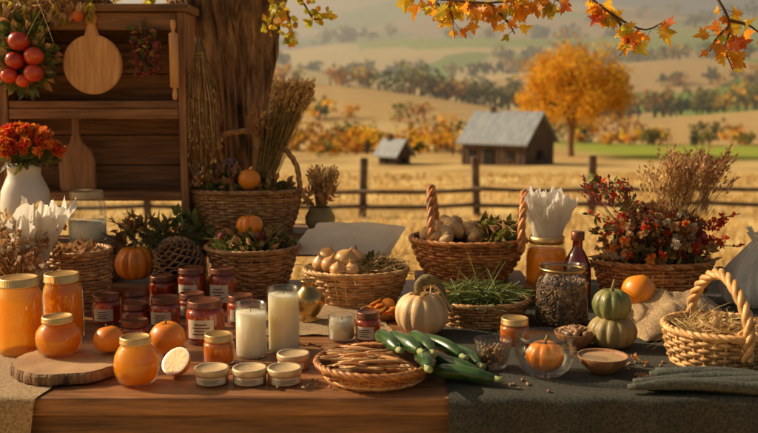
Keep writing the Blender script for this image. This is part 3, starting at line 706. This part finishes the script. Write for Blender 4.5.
def wedge():
    b=B(); pr=[(max(.030*cos(t),.0004),-.030*sin(t)) for t in [pi/2*i/8 for i in range(9)]]
    M=T(0,0,.028,radians(48),0,.0)
    b.add(lathe(pr,28),'orange_skin',True,M); b.add(lathe([(.0004,.0006),(.026,.0006)],28),'slice_flesh',False,M); b.add(lathe([(.026,.0006),(.030,0)],28),'cream',False,M)
    for k in range(9):
        a=2*pi*k/9; b.add(([(cos(a-.03)*.005,sin(a-.03)*.005,.0011),(cos(a-.03)*.025,sin(a-.03)*.025,.0011),(cos(a+.03)*.025,sin(a+.03)*.025,.0011),(cos(a+.03)*.005,sin(a+.03)*.005,.0011)],[(0,1,2,3)]),'cream',False,M)
    b.obj('fruit_half',(-.395,1.79,TZ+.004),-.5)
wedge()
for i,(x,y,r,h,c,l,lb) in enumerate([(-.385,2.055,.043,.094,'jam','lid_dark',True),(-.327,1.885,.032,.062,'amber_pre','lid_gold',False),(-.504,2.19,.037,.072,'jam','lid_dark',True),
    (-.575,2.20,.036,.055,'jam','lid_dark',False),(-.546,2.075,.034,.045,'jam','lid_dark',False),(-.652,2.225,.034,.070,'jam','lid_dark',True),(-.482,2.40,.037,.102,'jam','lid_dark',True),
    (-.402,2.40,.037,.102,'jam','lid_dark',True),(-.566,2.44,.036,.074,'jam','lid_dark',False),(-.612,2.33,.035,.060,'jam','lid_dark',False),(-.024,2.055,.029,.068,'jam','lid_dark',True),(-.46,2.29,.035,.06,'jam','lid_dark',True),(-.33,2.22,.034,.07,'jam','lid_dark',True)]):
    jar('jam_jar',(x,y,TZ),r,h,c,l,lb,'straight',.94,.014,ru(-.3,.3))
jar('candle_jar',(-.268,1.94,TZ),.033,.113,'wax',None,False,'candle',.86,.004,0,True)
jar('candle_jar',(-.203,1.978,TZ),.0345,.138,'wax',None,False,'candle',.90,.004,0,True)
for x,y in ((-.318,1.752),(-.246,1.752),(-.180,1.752),(-.172,1.852)):
    b=B(); r=.0315; b.add(lathe([(.0005,0),(r*.95,0),(r,.003),(r,.020)],36),'tin_side'); label(b,r+.0006,.004,.017,1.0)
    b.add(lathe([(r*1.03,.0195),(r*1.05,.021),(r*1.05,.029),(r*1.02,.031),(r*.9,.031),(r*.88,.0298),(.0005,.0298)],80,1,1,lambda a,rr,z:(rr*(1+.008*sin(36*a)) if .0205<z<.0295 and rr>r else rr,z)),'lid_cream')
    b.obj('balm_tin',(x,y,TZ),ru(-.3,.3))
b=B(); b.add(lathe([(.0005,0),(.022,0),(.026,.006),(.018,.012),(.026,.02),(.038,.04),(.040,.055),(.034,.07),(.018,.082),(.014,.092),(.020,.100),(.018,.102),(.012,.098),(.0005,.1)],36),'brass')
b.obj('brass_pot',(-.17,2.24,TZ))
def candle_glass():
    b=B(); b.add(lathe([(.0005,.001),(.028,.001),(.030,.004),(.030,.056),(.0285,.057),(.028,.004)],36),'clear_glass'); b.add(lathe([(.0005,.004),(.0272,.004),(.0272,.044),(.004,.0435),(.0005,.044)],36),'wax')
    b.add(tube([(0,0,.043),(.001,0,.052)],.0008,5),'ink'); b.obj('candle',(-.083,2.06,TZ+.004))
candle_glass()
def basket2():
    b=B(); basket(b,.088,.127,.125,15,30,'wicker_brown'); leaves(b,(0,0,.115),(.115,.11,.055),380,.034,'greens'); leaves(b,(0,0,.115),(.11,.1,.055),320,.03,'dry_brown'); straws(b,(0,0,.125),(.11,.1,.03),200,.09,.001,'straw')
    for _ in range(5): p=(ru(-.09,.09),ru(-.09,.02),.15+ru(-.01,.015)); b.add(ball(.011,.011,.011,10,8),'bloom_wine',True,T(*p))
    pumpkin(b,(-.005,-.02,.185),.037,.82,9,'pumpkin'); b.obj('greens_basket',(-.35,2.60,TZ))
basket2()
def basket1():
    b=B(); h=.122; basket(b,.135,.168,h,15,36,'wicker_brown',sy=.62,bulge=.006,tk=.004)
    A=cat([(-.166,0,h),(-.150,0,h+.08),(-.08,0,h+.158),(0,0,h+.178),(.08,0,h+.160),(.150,0,h+.085),(.166,0,h)],60); rope(b,A,.0045,.005,'wicker_brown',80)
    leaves(b,(0,0,h-.01),(.15,.09,.05),300,.033,'herb'); leaves(b,(0,0,h-.01),(.15,.09,.06),330,.033,'dry_brown')
    for _ in range(55):
        x=ru(-.14,-.02); P=cat([(x*.6,ru(-.04,.04),h),(x,ru(-.06,.03),h+.05),(x*1.1,ru(-.07,.03),h+.07+ru(0,.03))],4); b.add(tube(P,.001,3),'herb')
        for k in range(7): b.add(ball(.0035,.0035,.0045,5,4),'bloom_brown' if R.random()<.6 else 'lavender',True,T(*(P[-1]+V((ru(-.003,.003),ru(-.003,.003),-k*.004)))))
    fruit(b,(.018,-.05,h+.035),.034,'orange_skin',False,1)
    grassbunch(b,(.04,.02,h-.02),(.15,.0,h+.31),320,.022,.06,.0011,'straw','straw')
    grassbunch(b,(.04,.02,h-.02),(.12,.0,h+.25),150,.02,.055,.0011,'greens',None)
    grassbunch(b,(.03,.02,h-.02),(.07,.0,h+.22),130,.02,.045,.0011,'straw','dry_brown')
    rope(b,[(.062+.02*cos(t*.4),.02*sin(t*.4)+.015,h+.07) for t in range(17)],.001,.002,'straw',200,2,4)
    b.obj('harvest_basket',(-.405,2.875,.881))
basket1()
def smallvase():
    b=B(); b.add(lathe([(.0005,0),(.03,0),(.045,.02),(.046,.04),(.034,.062),(.036,.07),(.032,.068)],28),'gourd_olive'); grassbunch(b,(0,0,.05),(.01,0,.18),120,.01,.045,.001,'straw','straw'); leaves(b,(0,0,.08),(.05,.04,.07),80,.03,'dry_brown')
    b.obj('dried_plant_vase',(-.18,2.88,.881))
smallvase()
b=B(); pumpkin(b,(0,0,.052),.056,.86,11,'pumpkin'); b.obj('pumpkin',(-.668,2.56,.783))
def cone():
    b=B(); b.add(ball(.030,.030,.05,16,10),'pinecone')
    n=150; SC=[(-.3,0),(-.5,.55),(-.38,.9),(0,1.05),(.38,.9),(.5,.55),(.3,0)]
    for i in range(n):
        t=(i+.5)/n; z=-.052+.115*t; w=sin(pi*min(1,(.16+.84*t)))**.7; a=i*2.39996; r=.030*w
        d=V((cos(a),sin(a),-.1+1.0*t)).normalized(); p=V((cos(a)*r,sin(a)*r,z)); s=.016+.024*w
        vs,fs=leaf(p,d,(-cos(a)*.5,-sin(a)*.5,1),s,SC,fold=-.35)
        b.add((vs,fs),'pinecone',False)
        u=V((-cos(a)*.3,-sin(a)*.3,1)).normalized()*.004
        vs2=[v-u for v in vs]; nn=len(SC); rim=[(1+k,1+(k+1)%nn,nn+2+(k+1)%nn,nn+2+k) for k in range(nn)]
        b.add((vs+vs2,rim+[tuple(x+nn+1 for x in f) for f in fs]),'bloom_brown' if i%2==0 else 'pinecone',False)
    b.obj('pinecone',(-.545,2.545,.838)).rotation_euler=(.35,-.35,0)
cone()
def firs():
    b=B()
    for _ in range(34):
        s=V((-.61+ru(-.03,.05),2.66,.80)); e=s+V((ru(-.15,.13),ru(-.13,.03),ru(.02,.17))); P=cat([s,(s+e)/2+V((0,0,.015)),e],10); b.add(tube(P,.0016,4),'twig')
        for i in range(2,11):
            for k in range(14): d=((P[i]-P[i-1]).normalized()*.8+rdir()).normalized(); blade(P[i]+(P[i-1]-P[i])*R.random(),d,ru(.016,.026),.0009,'fir',b,0,1)
    leaves(b,(-.66,2.68,.86),(.1,.03,.10),120,.04,'dry_brown'); leaves(b,(-.56,2.70,.87),(.1,.03,.10),60,.04,'herb')
    b.obj('fir_branches')
firs()
def onionbasket():
    b=B(); h=.088; basket(b,.10,.135,h,11,32,'wicker_tan',sy=.8,bulge=.004)
    straws(b,(0,0,h-.015),(.12,.09,.03),300,.12,.0012,'straw'); straws(b,(.07,0,h),(.07,.05,.03),120,.12,.0012,'straw')
    for x,y,z,r in ((-.025,-.03,.03,.030),(-.065,-.05,.02,.024),(-.09,-.03,.02,.024),(-.045,-.075,.012,.021),(-.075,.02,.03,.026),(.0,.02,.025,.026),(-.01,-.075,.01,.02)):
        M=T(x,y,h+z,ru(-.5,.5),ru(-.5,.5)); pr=[(max(r*cos(p),.0004)*(1 if p<.6 else 1-.4*(p-.6)),r*.9*sin(p)+(.25*r*max(0,(p-.8)/.77)**2)) for p in [-pi/2+pi*j/14 for j in range(15)]]
        b.add(lathe(pr,20),'onion',True,M); b.add(tube([(0,0,r),(r*.1,0,r*1.5)],[r*.14,r*.04],5),'straw',True,M)
    leaves(b,(.06,.02,h),(.05,.04,.03),50,.03,'greens'); b.obj('onion_basket',(-.06,2.455,TZ))
    b=B()
    def f(u,v):
        x=-.15+.25*u+.05*v; z=.06+.075*v+.008*sin(pi*u)+.006*nz(u*4,v*4)+.003*abs(nz(u*11,v*9,2)); y=.13+.10*v*.5-.08*u+.02*u*0
        return (x,y,z+.045)
    cloth_grid(b,f,34,24,'paper')
    def g(u,v):
        p=f(u,v); return (p[0]-.035+.01*v,p[1]-.012-.02*v,p[2]-.014+.008*sin(3*u))
    cloth_grid(b,g,20,12,'paper'); 
    b.add(tube([(0,.17,0),(0,.17,.12)],.005,6),'twig')
    b.obj('paper_sheet',(-.075,2.49,TZ))
onionbasket()
def basket3():
    b=B(); h=.108; basket(b,.10,.152,h,13,34,'wicker_red',sy=.78,bulge=.008,tk=.004)
    for _ in range(34):
        a=ru(0,2*pi); r=sqrt(R.random()); x=-.04+cos(a)*r*.085; y=sin(a)*r*.09; z=h-.005+.055*(1-r*.8); b.add(ball(.024*ru(.85,1.2),.02,.018,14,10,.25,9,R.random()*30),'potato',True,T(x,y,z,ru(-1,1),ru(-1,1),ru(0,6)))
    leaves(b,(.08,0,h-.01),(.06,.09,.055),260,.035,'greens'); leaves(b,(.07,0,h-.01),(.06,.09,.06),120,.03,'dry_brown'); straws(b,(.06,0,h+.01),(.07,.07,.04),90,.1,.001,'straw')
    for sx,tp in ((-1,.135),(1,.125)):
        x=.142 if sx>0 else -.093
        xs=x if sx<0 else x
        A=cat([(xs,-.085,h-.02),(xs,-.075,h+.05),(xs+.005*sx,-.035,h+tp-.02),(xs+.006*sx,0,h+tp),(xs+.005*sx,.035,h+tp-.02),(xs,.075,h+.05),(xs,.085,h-.02)],50); rope(b,A,.0055,.006,'wicker_red',80)
    b.obj('potato_basket',(.238,2.52,.801),radians(-8))
basket3()
def herbtray():
    b=B(); h=.055; basket(b,.10,.117,h,8,30,'wicker_brown',sy=.8); straws(b,(0,0,h-.01),(.10,.08,.035),650,.13,.0014,'herb',.3,.1); straws(b,(0,0,h+.01),(.09,.07,.025),250,.12,.0014,'greens',.3,.1)
    b.obj('herb_basket',(.24,2.235,TZ))
herbtray()
def gourd():
    b=B(); pumpkin(b,(0,0,.050),.062,.82,12,'gourd_beige',False,depth=.10)
    P=cat([(0,0,.085),(-.008,0,.115),(.01,-.01,.135),(.035,-.015,.125),(.05,-.02,.10),(.06,-.03,.07)],24); b.add(tube(P,[.011-.0003*i for i in range(25)],8),'stem')
    b.add(tube(cat([(.0,0,.11),(.03,-.02,.115),(.055,-.03,.085),(.07,-.035,.055)],16),[.005-.0002*i for i in range(17)],6),'straw')
    leaves(b,(.02,-.01,.09),(.03,.02,.02),14,.03,'dry_brown'); b.obj('gourd',(.097,2.112,TZ))
gourd()
def slicetray():
    b=B(); b.add(lathe([(.0005,0),(.04,0),(.056,.018),(.058,.022),(.055,.02),(.04,.005),(.0005,.004)],36),'paddle_wood')
    for _ in range(26):
        b.add(lathe([(.0004,0),(.015,.0),(.017,.0015),(.015,.003),(.0004,.003)],16),R.choice(['pumpkin','amber_pre','leaf_gold']),True,T(ru(-.03,.03),ru(-.03,.03),.012+ru(0,.022),ru(-.7,.7),ru(-.7,.7),0))
    b.obj('dried_fruit_bowl',(.012,2.275,TZ))
slicetray()
def vegtray():
    b=B(); h=.034; basket(b,.088,.112,h,6,34,'wicker_red',tk=.0035); 
    for k in range(9):
        rr=.01+.085*k/8; b.add(tube([(rr*cos(2*pi*i/40),rr*sin(2*pi*i/40),.008) for i in range(41)],.005,5),'wicker_tan')
    for _ in range(95):
        x,y=ru(-.07,.035),ru(-.055,.06); a=ru(-.6,.5); L=ru(.05,.10); z=.018+ru(0,.03); P=cat([(x-cos(a)*L/2,y-sin(a)*L/2,z),(x,y,z+ru(0,.006)),(x+cos(a)*L/2,y+sin(a)*L/2,z+ru(-.004,.006))],5)
        w=ru(.5,1.1); b.add(tube(P,[.0012,.0035*w,.004*w,.004*w,.0035*w,.001],6),R.choice(['dry_brown','wicker_red','bloom_brown','onion','wicker_tan']))
    b.obj('root_tray',(-.008,1.785,TZ))
vegtray()
for x,y,z,a,el,L,r in ((.018,1.850,.803,-72,-.02,.13,.0145),(.048,1.825,.806,-64,-.03,.14,.015),(.082,1.845,.800,-74,-.02,.14,.0155),(.082,1.745,.792,-84,-.10,.13,.0145),(.138,1.80,.768,-44,0,.16,.016),(.118,1.87,.786,-50,.05,.14,.015),(.158,1.742,.768,-24,0,.13,.014),(.172,1.86,.768,-66,0,.12,.0145)):
    b=B(); n=18; cv=ru(-.008,.010); P=[V((cv*sin(pi*i/n),(i/n-.5)*L,.006*sin(pi*i/n))) for i in range(n+1)]; rr=[r*min(1,(.25+3.2*i/n)**.6,)*min(1,(.18+4*(n-i)/n)**.6)*(.9+.14*i/n) for i in range(n+1)]
    b.add(tube(P,rr,18,lambda an,i,p:1+.035*abs(sin(3.5*an))),'zucchini'); b.add(tube([V((0,-L/2+.002,0)),V((0,-L/2-.006,0)),V((.002,-L/2-.014,.001))],[r*.5,r*.38,r*.45],7),'zuc_end')
    o=b.obj('zucchini',(x,y,z)); o.rotation_euler=(el,0,radians(a+90))
jar('herb_jar',(.297,2.03,TZ),.034,.06,'amber_pre','lid_gold',False,'straight',.9,.014)
def cup():
    b=B(); f=lambda a,r,z:(r*(1+.025*cos(24*a)),z)
    b.add(lathe([(.0005,.001),(.024,.001),(.028,.006),(.036,.045),(.038,.058),(.0365,.059),(.034,.045),(.026,.008),(.0005,.006)],96,1,1,f),'clear_glass')
    for _ in range(120): b.add(ball(.006,.004,.004,7,5),'nut',True,T(ru(-.02,.02),ru(-.02,.02),.012+ru(0,.03),ru(-1,1),ru(-1,1)))
    b.obj('glass_cup',(.227,1.842,TZ+.003))
cup()
def gbowl():
    b=B(); b.add(lathe([(.0005,.001),(.034,.001),(.048,.012),(.058,.035),(.060,.055),(.0565,.070),(.0575,.078),(.055,.079),(.054,.070),(.0570,.055),(.055,.035),(.045,.014),(.0005,.005)],56),'clear_glass')
    pumpkin(b,(0,0,.036),.038,.8,9,'pumpkin'); b.obj('glass_bowl',(.323,1.80,TZ+.003))
gbowl()
def sbowl(name,x,y,r,h,m,top):
    b=B(); b.add(lathe([(.0005,0),(r*.5,0),(r*.55,.004),(r*.85,h*.5),(r,h*.95),(r*.99,h),(r*.93,h*.97),(r*.85,h*.75)],44),m)
    b.add(lathe([(r*.91,h*.84),(r*.6,h*.86),(r*.3,h*.85),(.0005,h*.86)],44),top)
    if top=='seeds':
        for _ in range(40):
            a=ru(0,2*pi); q=sqrt(R.random())*r*.75; b.add(ball(.008,.0065,.0065,9,7,.2,9,R.random()*9),'nut',True,T(cos(a)*q,sin(a)*q,h*.9+.010*(1-q/r),ru(-1,1),ru(-1,1),ru(0,6)))
    b.obj(name,(x,y,TZ+.003))
sbowl('sauce_bowl',.440,1.815,.050,.034,'paddle_wood','caramel'); sbowl('nut_bowl',.425,2.00,.046,.034,'paddle_wood','seeds')
b=B()
for k in range(8):
    a=k*pi/4; b.add(leaf((0,0,.004),(cos(a),sin(a),.15),(0,0,1),.018,OVAL,wid=1.2),'dry_brown',False); b.add(ball(.004,.002,.002,6,4),'paddle_wood',True,T(cos(a)*.011,sin(a)*.011,.006,0,0,a))
b.obj('star_anise',(.507,1.772,TZ+.003))
def clutter():
    b=B()
    for cx,cy,s,n in ((-.06,1.93,.05,26),(.02,1.97,.05,20),(.36,1.91,.04,20),(-.25,1.84,.05,14),(.50,1.86,.05,16),(-.12,1.72,.05,8),(.27,1.72,.06,8)):
        for _ in range(n): b.add(ball(.0045*ru(.6,1.3),.003,.0028,7,5),'nut',True,T(cx+R.gauss(0,s*.6),max(1.685,cy+R.gauss(0,s*.4)),TZ+.0055,0,0,ru(0,6)))
    b.obj('scattered_seeds')
    b=B()
    for x,y,a in ((-.03,1.945,.3),(-.11,1.95,2.6),(.36,1.93,.5),(-.36,1.80,.2),(.54,1.84,2.2)):
        d=V((cos(a),sin(a),0)); p0=V((x,y,TZ+.008)); P=cat([p0,p0+d*.03+V((0,.004,.004)),p0+d*.065],6); b.add(tube(P,.001,4),'twig')
        for k in range(16): b.add(leaf(P[R.randint(1,6)],(d*.6+V((ru(-1,1),ru(-1,1),ru(.1,.5)))),(0,0,1),ru(.008,.016)),R.choice(['dry_brown','greens','bloom_brown','leaf_orange']),False)
    b.obj('dried_flower_sprigs')
clutter()
def seedjar():
    b=B(); r=.062; b.add(lathe([(.0005,.001),(r*.9,.001),(r,.01),(r,.105),(r*.93,.118),(r*.84,.125),(r*.84,.142),(r*.87,.144),(r*.8,.142),(r*.8,.128)],48),'clear_glass')
    b.add(lathe([(.0005,.003),(r*.88,.003),(r*.96,.011),(r*.96,.098),(r*.5,.102),(.0005,.105)],48,1,1,lambda a,rr,z:(rr,z+(.004*nz(cos(a)*3,sin(a)*3,rr*60) if z>.09 else 0))),'seeds')
    for _ in range(260):
        a=ru(0,2*pi); rr=sqrt(R.random())*r*.86; b.add(ball(.006,.0035,.0035,7,5),'seed_bits',True,T(cos(a)*rr,sin(a)*rr,.103+ru(-.003,.006),ru(-1,1),ru(-1,1),ru(0,6)))
    for _ in range(420):
        a=ru(pi,2*pi); rr=r*.955; b.add(ball(.0055,.003,.0035,6,4),'seed_bits',True,T(cos(a)*rr,sin(a)*rr,ru(.01,.1),ru(-1,1),ru(-1,1),a+pi/2))
    b.add(lathe([(r*.86,.1305),(r*.885,.1315),(r*.885,.136),(r*.86,.137)],48),'brass')
    b.obj('seed_jar',(.432,2.20,TZ+.003))
seedjar()
def honeycloth():
    b=B(); r=.054; b.add(lathe([(.0005,.001),(r*.88,.001),(r,.012),(r,.12),(r*.93,.14),(r*.8,.155),(r*.8,.17)],44),'clear_glass'); b.add(lathe([(.0005,.003),(r*.86,.003),(r*.96,.013),(r*.96,.12),(r*.88,.138),(.0005,.14)],44),'honey')
    b.add(lathe([(r*.83,.155),(r*.86,.156),(r*.86,.172),(r*.8,.174)],44),'lid_gold')
    ruffle(b,(0,0,.168),r*.72,r*1.05,.10,'paper',5,.28,2); ruffle(b,(0,0,.168),r*.5,r*.8,.125,'paper',4,.3,9,(-.015,0)); ruffle(b,(0,0,.168),r*.3,r*.6,.10,'paper',3,.3,4,(.02,0))
    b.obj('honey_jar',(.442,2.47,TZ))
honeycloth()
b=B(); b.add(lathe([(.0005,0),(.030,0),(.035,.006),(.036,.09),(.034,.115),(.022,.14),(.013,.155),(.012,.178),(.015,.18),(.015,.186),(.012,.187)],40),'amber_glass'); b.add(lathe([(.0005,.003),(.028,.003),(.033,.01),(.033,.1),(.0005,.101)],36),'jam'); b.add(lathe([(.0165,.176),(.017,.178),(.017,.196),(.015,.198),(.0005,.198)],30),'lid_dark'); b.obj('amber_bottle',(.505,2.385,TZ))
b=B(); pumpkin(b,(0,0,.036),.053,.70,12,'gourd_olive',False,depth=.12); b.obj('gourd',(.502,1.995,TZ+.002))
b=B(); pumpkin(b,(0,0,.034),.042,.86,10,'gourd_green',True,depth=.14,sh=.35); b.obj('gourd',(.500,1.998,.812))
def sack():
    b=B(); 
    def f(u,v):
        x=(u-.5)*.26; y=(v-.5)*.24; m=max(0,1-(abs(u-.5)*2)**2.4)*max(0,1-(abs(v-.5)*2)**2.4)
        z=.075*m**.6+.028*nz(u*4,v*4,2)*m**.5+.012*abs(nz(u*9,v*3,5))*m**.3+.004; return (x+.02*nz(v*3,2),y+.02*nz(u*3,7),z)
    cloth_grid(b,f,60,50,'burlap'); b.obj('burlap_cloth',(.69,2.175,TZ+.002),.2)
sack()
b=B(); fruit(b,(0,0,.038),.040,'orange_skin',False,1); b.obj('orange',(.613,2.20,TZ+.045))
def flowerbasket():
    b=B(); h=.108; basket(b,.125,.152,h,12,36,'wicker_red',sy=.6,bulge=.004,tk=.004); b.obj('flower_basket',(.722,2.46,TZ))
    b=B(); c=V((.722,2.46,TZ+h-.02))
    leaves(b,c,(.15,.09,.09),260,.032,'herb'); leaves(b,c,(.16,.09,.10),400,.032,'dry_brown')
    for _ in range(300):
        d=V((ru(-1,1),ru(-.8,.5),ru(.2,1.2))).normalized(); L=ru(.09,.18); q=c+V((d.x*.75*L*1.2,d.y*L*.7,d.z*L)); b.add(tube(cat([c+V((ru(-.05,.05),0,0)),(c+q)/2+V((0,0,.01)),q],3),.001,3),'greens')
        flowerhead(b,q,ru(.009,.018),R.choice(['bloom_white','bloom_brown','bloom_red','bloom_brown','bloom_wine','bloom_brown','bloom_orange','bloom_brown']),16)
    for sx,n,dx in ((-1,9,-.16),(1,9,.21)):
        for _ in range(n):
            q=c+V((dx*ru(.6,1.1),ru(-.06,.05),ru(.06,.25) if sx<0 else ru(.04,.16))); P=cat([c,(c+q)/2+V((-sx*.02,0,.03)),q],12); b.add(tube(P,.0013,4),'twig')
            for k in range(26):
                p=P[int(ru(4,12.9))]
                if sx>0: flowerhead(b,p+rdir()*.008,.009,'bloom_red',6)
                else: b.add(leaf(p,rdir(.2),rdir(),ru(.015,.028)),R.choice(['herb','bloom_red','greens']),False)
    grassbunch(b,c+V((.03,0,0)),c+V((.10,.0,.29)),150,.02,.09,.0009,'dry_brown','bloom_brown'); grassbunch(b,c+V((.03,0,0)),c+V((.03,.0,.26)),80,.02,.07,.0009,'straw','straw'); grassbunch(b,c,c+V((-.13,.0,.22)),34,.02,.06,.0009,'twig','bloom_wine')
    b.obj('autumn_flower_arrangement')
flowerbasket()
def rbasket():
    b=B(); h=.074; basket(b,.088,.106,h,9,32,'wicker_tan',bulge=.004,tk=.004)
    straws(b,(0,0,h-.02),(.09,.09,.03),380,.1,.0013,'straw'); straws(b,(0,0,h-.005),(.08,.08,.02),60,.04,.004,'straw')
    A=cat([(.02,-.107,h*.4),(.02,-.103,h+.03),(.01,-.06,h+.085),(0,0,h+.108),(-.01,.06,h+.085),(-.02,.103,h+.03),(-.02,.107,h*.4)],60); rope(b,A,.0062,.0062,'wicker_tan',80,3,6)
    rope(b,[V((.02+.016*cos(t*.4),-.1+.004*sin(t*.4),h+.0+.016*sin(t*.4))) for t in range(17)],.002,.003,'wicker_tan',120,2,4)
    b.obj('straw_basket',(.690,1.885,TZ+.003))
rbasket()
def wsack():
    b=B(); n=160; pr=[(.0005,0),(.07,0),(.092,.012),(.098,.04),(.088,.08),(.068,.115),(.045,.145),(.028,.165),(.035,.178),(.046,.192)]
    P=cat([(p[0],0,p[1]) for p in pr],70)
    def f(a,r,z):
        fold=abs(nz(cos(a)*3+z*6,sin(a)*3,z*5+4)); k=1+.2*nz(cos(a)*1.5,sin(a)*1.5,z*6)-.40*fold+.09*sin(11*a+8*nz(cos(a),sin(a),z*6)+z*25)*min(1,z/.04)+.05*nz(cos(a)*9,sin(a)*9,z*20); return (max(r,.0005)*k,max(0,z)*(1+.12*nz(cos(a)*1.5,sin(a)*1.5,7)))
    b.add(lathe([(p.x,p.z) for p in P],n,1,.85,f),'sack_white')
    b.obj('white_cloth_bag',(.995,2.42,TZ))
wsack()
def drape(name,x0,x1,yback,m,drop,seed,ripple=.012,z=.0025,edge=None):
    b=B(); Lt=yback-1.66
    def f(u,v):
        x=x0+(x1-x0)*u; s=v*(Lt+drop)
        if edge: x+=edge(s)*u
        x+=.006*nz(v*5,seed)
        w=nz(x*7,s*5,seed)*.6+.4*nz(x*18,s*12,seed+3)
        if s<Lt-.006:
            y=yback-s; zz=TZ+z+max(0,w)*.004*min(1,(Lt-s)*14)
        else:
            t=s-Lt+.006; k=min(1,t/.06); y=1.66-.0065*min(1,t/.012)-k*(ripple*(.5+.5*sin(x*38+seed+1.6*nz(x*5,seed)))+.003*w)-.004; zz=TZ+z-max(0,t-.006)
        return (x,y,zz)
    cloth_grid(b,f,150,110,m); b.obj(name)
drape('table_runner',.125,1.46,2.74,'cloth_dark',.22,1.3,.020)
drape('burlap_runner',-1.35,-.66,2.10,'burlap',.30,4.2,.018,edge=lambda s:-.05*max(0,s-.4)/.3+.05)
def twisted():
    b=B()
    for k in range(7):
        y=1.675+.013*k; r=.0105+.003*R.random(); s=ru(0,50)
        P=[V((.455+.012*k+.7*i/40+0,y+.010*sin(i*.16+.3*k)+.012*nz(i*.1,s)-.02*exp(-((i-14)/10)**2),TZ+.011+.007*sin(i*.23+k*1.3)+.004)) for i in range(41)]
        b.add(tube(P,[r*(.5+.5*min(1,i/4)) for i in range(41)],10,lambda an,i,p:1+.15*nz(an*2,p.x*9,s)),'cloth_slate')
    b.obj('linen_cloth')
twisted()
def mdrape():
    b=B()
    def f(u,v):
        x=-.30+.30*u+.03*v; y=2.42-.32*v; m=1; return (x+.02*nz(v*4,3),y+.02*nz(u*4,6),TZ+.002+.006*max(0,nz(u*6,v*6,9)))
    cloth_grid(b,f,40,40,'burlap'); b.obj('burlap_mat')
mdrape()

# ------------------------------------------------------------------ haze, light, camera
hz=bpy.data.meshes.new('haze'); bx=box(3600,2900,150,0); hz.from_pydata([tuple(v) for v in bx[0]],[],bx[1]); ho=bpy.data.objects.new('valley_haze',hz); ho.location=(0,1547,55); bpy.context.scene.collection.objects.link(ho)
vm=bpy.data.materials.new('haze'); vm.use_nodes=True; vm.node_tree.nodes.remove(vm.node_tree.nodes['Principled BSDF'])
vs_=vm.node_tree.nodes.new('ShaderNodeVolumeScatter'); vs_.inputs['Color'].default_value=(1,.97,.9,1); vs_.inputs['Density'].default_value=.0018; vs_.inputs['Anisotropy'].default_value=.45
vm.node_tree.links.new(vs_.outputs[0],vm.node_tree.nodes['Material Output'].inputs['Volume']); hz.materials.append(vm)
try: vm.cycles.homogeneous_volume=True
except Exception as ex: print(ex)

az=radians(180-17); el=radians(30)   # azimuth measured from +X toward +Y: sun low on the left, a little behind
sd=V((cos(az)*cos(el),sin(az)*cos(el),sin(el)))
w=bpy.data.worlds.new('World'); bpy.context.scene.world=w; w.use_nodes=True; nt=w.node_tree; bg=nt.nodes['Background']
sk=nt.nodes.new('ShaderNodeTexSky'); sk.sky_type='NISHITA'; sk.sun_disc=False; sk.sun_elevation=el; sk.sun_rotation=math.atan2(sd.x,sd.y); sk.dust_density=5; sk.air_density=1.0
hs=nt.nodes.new('ShaderNodeMixRGB'); hs.blend_type='MULTIPLY'; hs.inputs[0].default_value=1; hs.inputs[2].default_value=(1,.84,.60,1)
nt.links.new(sk.outputs[0],hs.inputs[1]); nt.links.new(hs.outputs[0],bg.inputs[0]); bg.inputs[1].default_value=.105
sl=bpy.data.lights.new('sun','SUN'); sl.energy=5.0; sl.angle=radians(.6); sl.color=(1,.82,.56)
so=bpy.data.objects.new('sun',sl); so.rotation_euler=sd.to_track_quat('Z','Y').to_euler(); so.location=(-5,5,8); bpy.context.scene.collection.objects.link(so)
cd=bpy.data.cameras.new('camera'); cd.sensor_width=36; cd.lens=45.1; cd.clip_start=.05; cd.clip_end=9000
cd.dof.use_dof=True; cd.dof.focus_distance=2.1; cd.dof.aperture_fstop=4.5
co=bpy.data.objects.new('camera',cd); co.location=(0,0,1.30); co.rotation_euler=(radians(90-7.5),0,0); bpy.context.scene.collection.objects.link(co)
sc=bpy.context.scene; sc.camera=co; sc.view_settings.view_transform='Standard'; sc.view_settings.look='None'; sc.view_settings.exposure=0
print('faces',sum(len(o.data.polygons) for o in bpy.data.objects if o.type=='MESH'))
